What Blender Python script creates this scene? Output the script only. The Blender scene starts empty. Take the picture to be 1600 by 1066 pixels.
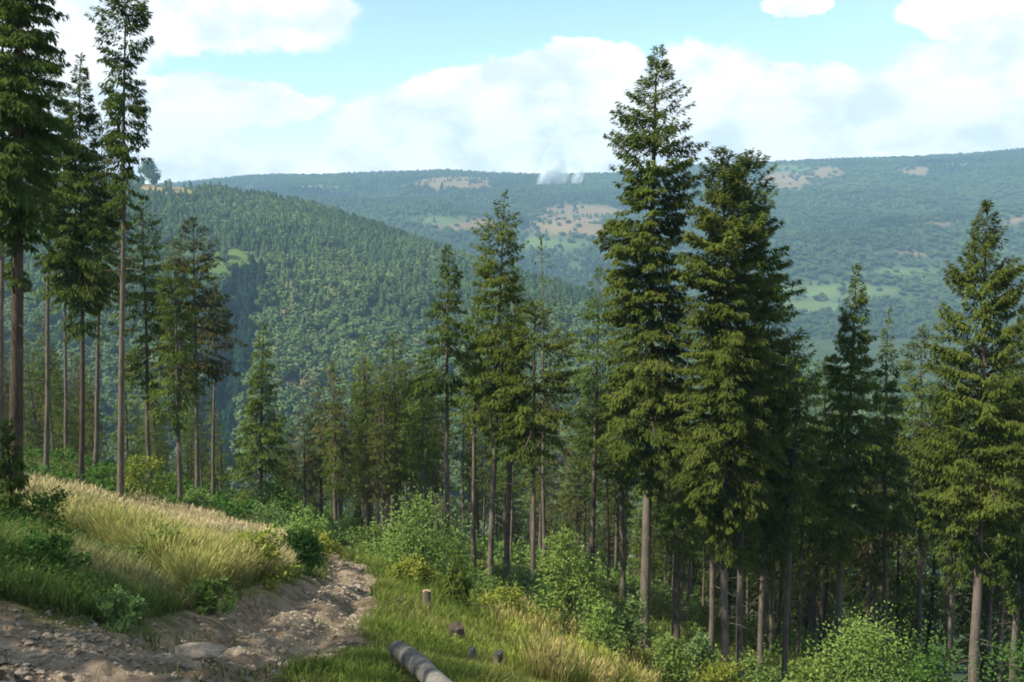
import bpy, math, random
import numpy as np
from mathutils import Vector, Matrix

# ------------------------------------------------------------------ camera, sky, sun, exposure
SC = bpy.context.scene
COL = SC.collection
F_PX, CU, CV = 1555.0, 800.0, 533.0
PITCH = math.radians(8.0)
CP, SP = math.cos(PITCH), math.sin(PITCH)
cam_d = bpy.data.cameras.new("camera")
cam_d.sensor_width = 36.0
cam_d.lens = 36.0 * F_PX / 1600.0
cam_d.clip_start, cam_d.clip_end = 0.2, 30000
cam = bpy.data.objects.new("camera", cam_d)
COL.objects.link(cam)
cam.rotation_euler = (math.radians(90) - PITCH, 0, 0)
SC.camera = cam

SUN_AZ, SUN_EL = math.radians(-116), math.radians(46)
SUN_DIR = Vector((math.sin(SUN_AZ) * math.cos(SUN_EL), math.cos(SUN_AZ) * math.cos(SUN_EL), math.sin(SUN_EL)))
sd = bpy.data.lights.new("sun", 'SUN')
sd.energy, sd.angle, sd.color = 3.9, math.radians(0.53), (1.0, 0.94, 0.82)
sun = bpy.data.objects.new("sun", sd)
COL.objects.link(sun)
sun.rotation_euler = SUN_DIR.to_track_quat('Z', 'Y').to_euler()

SC.view_settings.view_transform = 'Standard'
SC.view_settings.look = 'None'
SC.view_settings.gamma = 1.0
SC.view_settings.use_curve_mapping = False
SC.view_settings.exposure = 1.10
SC.render.engine = 'CYCLES'
SC.cycles.use_denoising = True
SC.cycles.max_bounces = 6
SC.cycles.diffuse_bounces = 3
SC.cycles.transmission_bounces = 3
SC.cycles.transparent_max_bounces = 24
SC.cycles.volume_bounces = 0
SC.cycles.filter_width = 1.8

SKY_STRENGTH = 0.105
CLOUD_RADIANCE = 0.62


def unit_dir(u, v):
    dx, dv = (u - CU) / F_PX, (CV - v) / F_PX
    return np.array([dx, CP + dv * SP, -SP + dv * CP])


def sky_ab(u, v):
    d = unit_dir(u, v)
    return math.atan2(d[0], d[1]), d[2] / math.hypot(d[0], d[1])


class Nodes:
    """Small helper that chains shader nodes."""

    def __init__(self, tree):
        self.t = tree

    def new(self, kind, **kw):
        n = self.t.nodes.new(kind)
        for k, v in kw.items():
            setattr(n, k, v)
        return n

    def put(self, sock, val):
        if hasattr(val, 'is_output'):
            self.t.links.new(val, sock)
        else:
            sock.default_value = val

    def math(self, op, a, b=0.0, c=0.0, clamp=False):
        n = self.new('ShaderNodeMath', operation=op, use_clamp=clamp)
        self.put(n.inputs[0], a)
        self.put(n.inputs[1], b)
        self.put(n.inputs[2], c)
        return n.outputs[0]

    def smooth(self, x, lo, hi):
        n = self.new('ShaderNodeMapRange', interpolation_type='SMOOTHSTEP')
        self.put(n.inputs[0], x)
        n.inputs[1].default_value, n.inputs[2].default_value = lo, hi
        return n.outputs[0]

    def noise(self, vec, scale, detail=4.0, rough=0.55, dist=0.0):
        n = self.new('ShaderNodeTexNoise')
        if vec is not None:
            self.put(n.inputs['Vector'], vec)
        n.inputs['Scale'].default_value = scale
        n.inputs['Detail'].default_value = detail
        n.inputs['Roughness'].default_value = rough
        n.inputs['Distortion'].default_value = dist
        return n.outputs['Fac']

    def mix(self, fac, a, b):
        n = self.new('ShaderNodeMix', data_type='RGBA')
        self.put(n.inputs[0], fac)
        for s, v in ((n.inputs[6], a), (n.inputs[7], b)):
            self.put(s, (*v, 1.0) if isinstance(v, tuple) and len(v) == 3 else v)
        return n.outputs[2]


def build_world():
    w = bpy.data.worlds.new("World")
    SC.world = w
    w.use_nodes = True
    t = w.node_tree
    t.nodes.clear()
    N = Nodes(t)
    sky = N.new('ShaderNodeTexSky', sky_type='NISHITA')
    sky.sun_disc = False
    sky.sun_elevation, sky.sun_rotation = SUN_EL, SUN_AZ
    sky.altitude, sky.air_density, sky.dust_density, sky.ozone_density = 900, 1.0, 0.3, 1.0
    tc = N.new('ShaderNodeTexCoord').outputs['Generated']
    sep = N.new('ShaderNodeSeparateXYZ')
    N.put(sep.inputs[0], tc)
    X, Y, Z = sep.outputs
    az = N.math('ARCTAN2', X, Y)
    hl = N.math('SQRT', N.math('ADD', N.math('MULTIPLY', X, X), N.math('MULTIPLY', Y, Y)))
    el = N.math('DIVIDE', Z, N.math('MAXIMUM', hl, 0.01))
    # ragged cumulus edges: wobble the angles with noise
    comb = N.new('ShaderNodeCombineXYZ')
    N.put(comb.inputs[0], az)
    N.put(comb.inputs[1], N.math('MULTIPLY', el, 1.5))
    n1 = N.noise(comb.outputs[0], 9.0, 6.0, 0.6)
    comb2 = N.new('ShaderNodeCombineXYZ')
    N.put(comb2.inputs[0], az)
    N.put(comb2.inputs[1], N.math('MULTIPLY', el, 1.5))
    comb2.inputs[2].default_value = 3.7
    n2 = N.noise(comb2.outputs[0], 22.0, 6.0, 0.62)
    azw = N.math('ADD', az, N.math('MULTIPLY', N.math('SUBTRACT', n1, 0.5), 0.075))
    elw = N.math('ADD', el, N.math('MULTIPLY', N.math('SUBTRACT', n2, 0.5), 0.045))
    # cloud masses: centre and radii as seen from this hillside (pixels of a 1600 px wide view)
    masses = [
        (700, 215, 185, 95, 1.0), (800, 150, 150, 62, 1.0), (920, 90, 80, 38, 1.0), (930, 190, 150, 90, 1.0), (610, 245, 100, 48, .9),
        (1110, 160, 130, 92, 1.0), (1220, 160, 140, 62, 1.0), (1330, 185, 140, 52, 1.0), (1500, 160, 150, 90, 1.0), (1640, 110, 160, 90, 1.0),
        (1100, 250, 260, 30, .75), (1240, 6, 56, 24, 1.0), (1535, 10, 115, 44, 1.0), (1660, 20, 130, 60, 1.0),
        (300, 35, 240, 52, .62), (460, 15, 120, 34, .62), (90, 90, 130, 80, .9), (300, 150, 100, 42, .95), (420, 165, 100, 30, .85),
        (250, 225, 130, 60, .9), (300, 262, 180, 26, .7), (130, 180, 130, 80, .95), (-150, 120, 260, 110, .9), (1880, 150, 220, 90, .9)]
    acc = None
    for (u, v, ru, rv, amp) in masses:
        a0, b0 = sky_ab(u, v)
        da = N.math('MULTIPLY', N.math('SUBTRACT', azw, a0), F_PX / ru)
        db = N.math('MULTIPLY', N.math('SUBTRACT', elw, b0), F_PX / rv)
        r2 = N.math('ADD', N.math('MULTIPLY', da, da), N.math('MULTIPLY', db, db))
        m = N.math('MULTIPLY', N.math('MAXIMUM', N.math('SUBTRACT', 1.0, r2), -1.0), amp)
        acc = m if acc is None else N.math('SMOOTH_MAX', acc, m, 0.25)
    shaped = N.smooth(acc, -0.04, 0.26)
    # the same kind of broken cumulus over the rest of the sky
    n3 = N.noise(tc, 3.4, 7.0, 0.58)
    rest = N.smooth(n3, 0.50, 0.60)
    # inside the span of bearings in view use the masses, elsewhere the rest
    side = N.smooth(N.math('ABSOLUTE', az), 0.52, 0.75)
    high = N.smooth(el, 0.23, 0.36)
    away = N.math('MAXIMUM', side, high)
    mask = N.math('ADD', N.math('MULTIPLY', shaped, N.math('SUBTRACT', 1.0, away)), N.math('MULTIPLY', rest, away))
    veil = N.math('MULTIPLY', N.smooth(N.noise(tc, 2.2, 5.0, 0.5), 0.40, 0.75), 0.16)
    mask = N.math('MAXIMUM', mask, veil)
    # cloud body: bright with soft greyer hollows
    body = N.smooth(N.noise(comb2.outputs[0], 13.0, 6.0, 0.6), 0.34, 0.58)
    ccol = N.mix(body, (0.68, 0.77, 0.87), (1.0, 1.0, 0.985))
    bg_sky = N.new('ShaderNodeBackground')
    tintn = N.new('ShaderNodeMix', data_type='RGBA', blend_type='MULTIPLY')
    tintn.inputs[0].default_value = 1.0
    N.put(tintn.inputs[6], sky.outputs[0])
    tintn.inputs[7].default_value = (0.97, 1.05, 1.0, 1)
    N.put(bg_sky.inputs[0], tintn.outputs[2])
    bg_sky.inputs[1].default_value = SKY_STRENGTH
    bg_c = N.new('ShaderNodeBackground')
    N.put(bg_c.inputs[0], ccol)
    bg_c.inputs[1].default_value = CLOUD_RADIANCE
    up = N.smooth(Z, -0.02, 0.01)
    mx = N.new('ShaderNodeMixShader')
    N.put(mx.inputs[0], N.math('MULTIPLY', mask, up))
    t.links.new(bg_sky.outputs[0], mx.inputs[1])
    t.links.new(bg_c.outputs[0], mx.inputs[2])
    out = N.new('ShaderNodeOutputWorld')
    t.links.new(mx.outputs[0], out.inputs[0])


build_world()

# ------------------------------------------------------------------ helpers
rng = np.random.default_rng(11)


def world_at(u, v, Y):
    d = unit_dir(u, v)
    return d / d[1] * Y


def project(x, y, z):
    x, y, z = np.asarray(x, float), np.asarray(y, float), np.asarray(z, float)
    fz = y * CP - z * SP
    uy = y * SP + z * CP
    fz = np.where(fz < 0.05, 0.05, fz)
    return CU + F_PX * x / fz, CV - F_PX * uy / fz


def hash2(ix, iy, s):
    h = (ix.astype(np.int64) * 374761393 + iy.astype(np.int64) * 668265263 + s * 1274126177) & 0x7fffffff
    h = ((h ^ (h >> 13)) * 1274126177) & 0x7fffffff
    return ((h ^ (h >> 16)) & 0xffff) / 65535.0


def vnoise(x, y, s=0):
    x, y = np.asarray(x, float), np.asarray(y, float)
    ix, iy = np.floor(x), np.floor(y)
    fx, fy = x - ix, y - iy
    fx, fy = fx * fx * (3 - 2 * fx), fy * fy * (3 - 2 * fy)
    a, b = hash2(ix, iy, s), hash2(ix + 1, iy, s)
    c, d = hash2(ix, iy + 1, s), hash2(ix + 1, iy + 1, s)
    return (a + (b - a) * fx) * (1 - fy) + (c + (d - c) * fx) * fy


def fbm(x, y, s=0, o=4):
    t, a, n = 0.0, 0.5, 0.0
    for k in range(o):
        t = t + a * (vnoise(x * 2 ** k, y * 2 ** k, s + k) - 0.5)
        a *= 0.5
    return t


def sstep(x, a, b):
    t = np.clip((np.asarray(x, float) - a) / (b - a), 0, 1)
    return t * t * (3 - 2 * t)


def in_poly(u, v, poly):
    r = np.zeros(np.shape(u), bool)
    n = len(poly)
    for i in range(n):
        (x1, y1), (x2, y2) = poly[i], poly[(i + 1) % n]
        c = ((y1 > v) != (y2 > v))
        with np.errstate(divide='ignore', invalid='ignore'):
            xi = (x2 - x1) * (v - y1) / (y2 - y1 + 1e-12) + x1
        r ^= c & (u < xi)
    return r


def mesh_from(name, V, groups, mats, point_attrs=None, smooth=False):
    """groups: list of (faces array n x k, material index)."""
    me = bpy.data.meshes.new(name)
    V = np.ascontiguousarray(V, dtype=np.float32)
    me.vertices.add(len(V))
    me.vertices.foreach_set('co', V.ravel())
    groups = [(np.asarray(f), m) for f, m in groups if len(f)]
    loops = np.concatenate([f.ravel() for f, _ in groups]).astype(np.int32)
    tot = np.concatenate([np.full(len(f), f.shape[1], np.int32) for f, _ in groups])
    start = np.concatenate([[0], np.cumsum(tot)[:-1]]).astype(np.int32)
    mi = np.concatenate([np.full(len(f), m, np.int32) for f, m in groups])
    me.loops.add(len(loops))
    me.loops.foreach_set('vertex_index', loops)
    me.polygons.add(len(tot))
    me.polygons.foreach_set('loop_start', start)
    me.polygons.foreach_set('material_index', mi)
    if smooth:
        me.polygons.foreach_set('use_smooth', np.ones(len(tot), bool))
    else:
        me.polygons.foreach_set('use_smooth', np.zeros(len(tot), bool))
    for m in mats:
        me.materials.append(m)
    for k, (arr, typ) in (point_attrs or {}).items():
        a = me.attributes.new(k, typ, 'POINT')
        if typ == 'FLOAT':
            a.data.foreach_set('value', np.ascontiguousarray(arr, np.float32))
        elif typ == 'FLOAT_COLOR':
            c = np.ones((len(V), 4), np.float32)
            c[:, :3] = arr
            a.data.foreach_set('color', c.ravel())
        elif typ == 'FLOAT_VECTOR':
            a.data.foreach_set('vector', np.ascontiguousarray(arr, np.float32).ravel())
        elif typ == 'INT':
            a.data.foreach_set('value', np.ascontiguousarray(arr, np.int32))
    me.update(calc_edges=True)
    return me


def link(name, data, parent=None, label=None, cat=None, group=None, kind=None):
    o = bpy.data.objects.new(name, data)
    COL.objects.link(o)
    if parent is not None:
        o.parent = parent
    for k, v in (('label', label), ('category', cat), ('group', group), ('kind', kind)):
        if v:
            o[k] = v
    return o


def tube(path, rad, n=8, cap=True):
    """Tapered tube along a polyline: returns verts, quads, triangles."""
    P = np.asarray(path, float)
    R = np.asarray(rad, float)
    T = np.gradient(P, axis=0)
    T /= np.linalg.norm(T, axis=1)[:, None] + 1e-9
    ref = np.array([1.0, 0, 0]) if abs(T[0][0]) < 0.8 else np.array([0, 1.0, 0])
    A = np.cross(T, ref)
    A /= np.linalg.norm(A, axis=1)[:, None]
    B = np.cross(T, A)
    th = np.arange(n) / n * 2 * np.pi
    V = P[:, None] + R[:, None, None] * (np.cos(th)[None, :, None] * A[:, None] + np.sin(th)[None, :, None] * B[:, None])
    V = V.reshape(-1, 3)
    i = np.arange(len(P) - 1)[:, None] * n
    j = np.arange(n)[None]
    k = (j + 1) % n
    Q = np.stack([i + j, i + k, i + n + k, i + n + j], -1).reshape(-1, 4)
    Tm = np.zeros((0, 3), int)
    if cap:
        V = np.vstack([V, P[0], P[-1]])
        c0, c1 = len(V) - 2, len(V) - 1
        jj = np.arange(n)
        kk = (jj + 1) % n
        last = (len(P) - 1) * n
        Tm = np.vstack([np.stack([np.full(n, c0), kk, jj], -1), np.stack([np.full(n, c1), last + jj, last + kk], -1)])
    return V, Q, Tm


def rhombi(P, D, L, W, S):
    """Slim leaf-shaped quads: base P, direction D, length L, half width W, side vector S."""
    n = len(P)
    M = P + D * (L * 0.42)[:, None]
    V = np.stack([P, M + S * W[:, None], P + D * L[:, None], M - S * W[:, None]], 1).reshape(-1, 3)
    return V, np.arange(n * 4).reshape(n, 4)


def norm(v):
    return v / (np.linalg.norm(v, axis=-1, keepdims=True) + 1e-9)


# ------------------------------------------------------------------ materials
def base_mat(name):
    m = bpy.data.materials.new(name)
    m.use_nodes = True
    t = m.node_tree
    t.nodes.clear()
    N = Nodes(t)
    out = N.new('ShaderNodeOutputMaterial')
    return m, t, N, out


def leaf_mat(name, dark, light, translucent=0.25, warm=None, instanced=False, scale=0.35):
    m, t, N, out = base_mat(name)
    geo = N.new('ShaderNodeNewGeometry')
    oi = N.new('ShaderNodeObjectInfo')
    n = N.noise(geo.outputs['Position'], scale, 3.0, 0.6)
    f = N.smooth(n, 0.32, 0.68)
    att = N.new('ShaderNodeAttribute', attribute_name='tint')
    f = N.math('ADD', N.math('MULTIPLY', f, 0.45), N.math('MULTIPLY', att.outputs['Fac'], 0.55), clamp=True)
    c = N.mix(f, dark, light)
    if warm:
        wf = N.smooth(N.noise(geo.outputs['Position'], 0.22, 2.0), 0.42, 0.66)
        c = N.mix(N.math('MULTIPLY', wf, warm[1]), c, warm[0])
    hsv = N.new('ShaderNodeHueSaturation')
    N.put(hsv.inputs['Hue'], N.math('ADD', 0.49, N.math('MULTIPLY', oi.outputs['Random'], 0.02)))
    N.put(hsv.inputs['Value'], N.math('ADD', 0.86, N.math('MULTIPLY', oi.outputs['Random'], 0.28)))
    N.put(hsv.inputs['Color'], c)
    d = N.new('ShaderNodeBsdfDiffuse')
    N.put(d.inputs[0], hsv.outputs[0])
    tr = N.new('ShaderNodeBsdfTranslucent')
    N.put(tr.inputs[0], hsv.outputs[0])
    mx = N.new('ShaderNodeMixShader')
    mx.inputs[0].default_value = translucent
    t.links.new(d.outputs[0], mx.inputs[1])
    t.links.new(tr.outputs[0], mx.inputs[2])
    t.links.new(mx.outputs[0], out.inputs[0])
    return m


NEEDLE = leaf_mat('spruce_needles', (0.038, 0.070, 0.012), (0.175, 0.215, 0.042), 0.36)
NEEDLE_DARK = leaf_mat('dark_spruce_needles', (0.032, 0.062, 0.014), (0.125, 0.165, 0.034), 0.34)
NEEDLE_BROWN = leaf_mat('browning_needles', (0.050, 0.060, 0.016), (0.125, 0.130, 0.036), 0.25, ((0.150, 0.098, 0.050), 0.45))
LEAF = leaf_mat('bright_leaves', (0.080, 0.145, 0.032), (0.235, 0.315, 0.085), 0.38, scale=0.9)
LEAF_BRIGHT = leaf_mat('sunny_leaves', (0.115, 0.19, 0.035), (0.285, 0.375, 0.10), 0.42, scale=0.9)
LEAF_YEL = leaf_mat('yellow_green_leaves', (0.12, 0.16, 0.024), (0.32, 0.34, 0.065), 0.38, scale=0.9)
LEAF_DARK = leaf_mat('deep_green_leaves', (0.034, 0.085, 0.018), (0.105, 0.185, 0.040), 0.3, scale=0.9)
LEAF_PALE = leaf_mat('pale_leaves', (0.085, 0.150, 0.045), (0.23, 0.31, 0.110), 0.38, scale=0.9)


def bark_mat(name, a, b, sc=2.0):
    m, t, N, out = base_mat(name)
    tc = N.new('ShaderNodeTexCoord')
    mp = N.new('ShaderNodeMapping')
    mp.inputs['Scale'].default_value = (9 * sc, 9 * sc, 1.3 * sc)
    N.put(mp.inputs[0], tc.outputs['Object'])
    n = N.noise(mp.outputs[0], 1.0, 5.0, 0.65)
    n2 = N.noise(tc.outputs['Object'], 0.45, 2.0)
    f = N.math('ADD', N.math('MULTIPLY', N.smooth(n, 0.32, 0.7), 0.65), N.math('MULTIPLY', N.smooth(n2, 0.35, 0.65), 0.35))
    c = N.mix(f, a, b)
    bs = N.new('ShaderNodeBsdfDiffuse')
    N.put(bs.inputs[0], c)
    bp = N.new('ShaderNodeBump')
    bp.inputs['Strength'].default_value = 0.6
    bp.inputs['Distance'].default_value = 0.03
    N.put(bp.inputs['Height'], n)
    t.links.new(bp.outputs[0], bs.inputs['Normal'])
    t.links.new(bs.outputs[0], out.inputs[0])
    return m


BARK = bark_mat('spruce_bark', (0.075, 0.060, 0.046), (0.205, 0.172, 0.138))
BARK_DARK = bark_mat('dark_bark', (0.045, 0.034, 0.026), (0.12, 0.095, 0.075))
BARK_GREY = bark_mat('weathered_bark', (0.07, 0.064, 0.056), (0.24, 0.22, 0.19))
WOOD_CUT = bark_mat('sawn_wood', (0.24, 0.17, 0.10), (0.44, 0.33, 0.20), 1.0)
STONE = bark_mat('pale_stone', (0.16, 0.125, 0.088), (0.38, 0.315, 0.235), 0.6)

# grass: colour comes from the blade itself
GRASS, t_, N_, out_ = base_mat('grass_blades')
at_ = N_.new('ShaderNodeAttribute', attribute_name='blade')
d_ = N_.new('ShaderNodeBsdfDiffuse')
N_.put(d_.inputs[0], at_.outputs['Color'])
tr_ = N_.new('ShaderNodeBsdfTranslucent')
N_.put(tr_.inputs[0], at_.outputs['Color'])
mx_ = N_.new('ShaderNodeMixShader')
mx_.inputs[0].default_value = 0.35
t_.links.new(d_.outputs[0], mx_.inputs[1])
t_.links.new(tr_.outputs[0], mx_.inputs[2])
t_.links.new(mx_.outputs[0], out_.inputs[0])


def ground_mat():
    m, t, N, out = base_mat('track_and_soil')
    geo = N.new('ShaderNodeNewGeometry')
    pos = geo.outputs['Position']
    road = N.new('ShaderNodeAttribute', attribute_name='road').outputs['Fac']
    cov = N.new('ShaderNodeAttribute', attribute_name='straw').outputs['Fac']
    n1 = N.noise(pos, 0.9, 6.0, 0.65)
    n2 = N.noise(pos, 5.0, 5.0, 0.7)
    n3 = N.noise(pos, 16.0, 3.0, 0.7)
    dirt = N.mix(N.smooth(n1, 0.33, 0.66), (0.110, 0.080, 0.052), (0.24, 0.185, 0.125))
    dirt = N.mix(N.math('MULTIPLY', N.smooth(n2, 0.45, 0.72), 0.6), dirt, (0.36, 0.285, 0.20))
    dirt = N.mix(N.math('MULTIPLY', N.smooth(n3, 0.55, 0.75), 0.7), dirt, (0.15, 0.11, 0.08))
    soil = N.mix(N.smooth(n2, 0.35, 0.65), (0.045, 0.062, 0.018), (0.105, 0.105, 0.034))
    straw = N.mix(N.smooth(n2, 0.35, 0.65), (0.13, 0.105, 0.045), (0.23, 0.19, 0.08))
    g = N.mix(cov, soil, straw)
    c = N.mix(road, g, dirt)
    bs = N.new('ShaderNodeBsdfDiffuse')
    N.put(bs.inputs[0], c)
    bp = N.new('ShaderNodeBump')
    bp.inputs['Strength'].default_value = 0.8
    bp.inputs['Distance'].default_value = 0.06
    N.put(bp.inputs['Height'], N.math('ADD', n2, N.math('MULTIPLY', n3, 0.5)))
    t.links.new(bp.outputs[0], bs.inputs['Normal'])
    t.links.new(bs.outputs[0], out.inputs[0])
    return m


GROUND = ground_mat()


def hill_mat(name, forest_a, forest_b, scale):
    m, t, N, out = base_mat(name)
    geo = N.new('ShaderNodeNewGeometry')
    n1 = N.noise(geo.outputs['Position'], scale, 6.0, 0.6)
    cov = N.new('ShaderNodeAttribute', attribute_name='cover').outputs['Color']
    c = N.mix(N.smooth(n1, 0.35, 0.65), forest_a, forest_b)
    att = N.new('ShaderNodeAttribute', attribute_name='meadow').outputs['Fac']
    c2 = N.mix(N.smooth(n1, 0.3, 0.7), (0.70, 0.70, 0.70), (1.0, 1.0, 1.0))
    mu = N.new('ShaderNodeMix', data_type='RGBA', blend_type='MULTIPLY')
    mu.inputs[0].default_value = 0.6
    N.put(mu.inputs[6], cov)
    N.put(mu.inputs[7], c2)
    c = N.mix(att, c, mu.outputs[2])
    bs = N.new('ShaderNodeBsdfDiffuse')
    N.put(bs.inputs[0], c)
    t.links.new(bs.outputs[0], out.inputs[0])
    return m


HILL = hill_mat('hill_ground', (0.035, 0.055, 0.02), (0.06, 0.08, 0.03), 0.03)
FARHILL = hill_mat('mountain_ground', (0.03, 0.05, 0.025), (0.055, 0.078, 0.034), 0.008)


def wood_mat(name, ramp):
    """Leaves of the far-off woods; each tree's own tint picks its species colour."""
    m, t, N, out = base_mat(name)
    att = N.new('ShaderNodeAttribute', attribute_name='tint', attribute_type='INSTANCER')
    r = N.new('ShaderNodeValToRGB')
    r.color_ramp.interpolation = 'LINEAR'
    el = r.color_ramp.elements
    while len(el) < len(ramp):
        el.new(0.5)
    for e, (p, c) in zip(el, ramp):
        e.position = p
        e.color = (*c, 1)
    N.put(r.inputs[0], att.outputs['Fac'])
    oi = N.new('ShaderNodeObjectInfo')
    hsv = N.new('ShaderNodeHueSaturation')
    N.put(hsv.inputs['Value'], N.math('ADD', 0.90, N.math('MULTIPLY', oi.outputs['Random'], 0.20)))
    N.put(hsv.inputs['Color'], r.outputs[0])
    d = N.new('ShaderNodeBsdfDiffuse')
    N.put(d.inputs[0], hsv.outputs[0])
    t.links.new(d.outputs[0], out.inputs[0])
    return m


WOODS = wood_mat('woodland', [(0.0, (0.005, 0.017, 0.012)), (0.3, (0.042, 0.070, 0.022)), (0.6, (0.072, 0.112, 0.034)),  # first stop: dark spruce with the gully's shade painted in
                              (0.85, (0.100, 0.142, 0.046)), (1.0, (0.17, 0.115, 0.055))])

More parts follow.
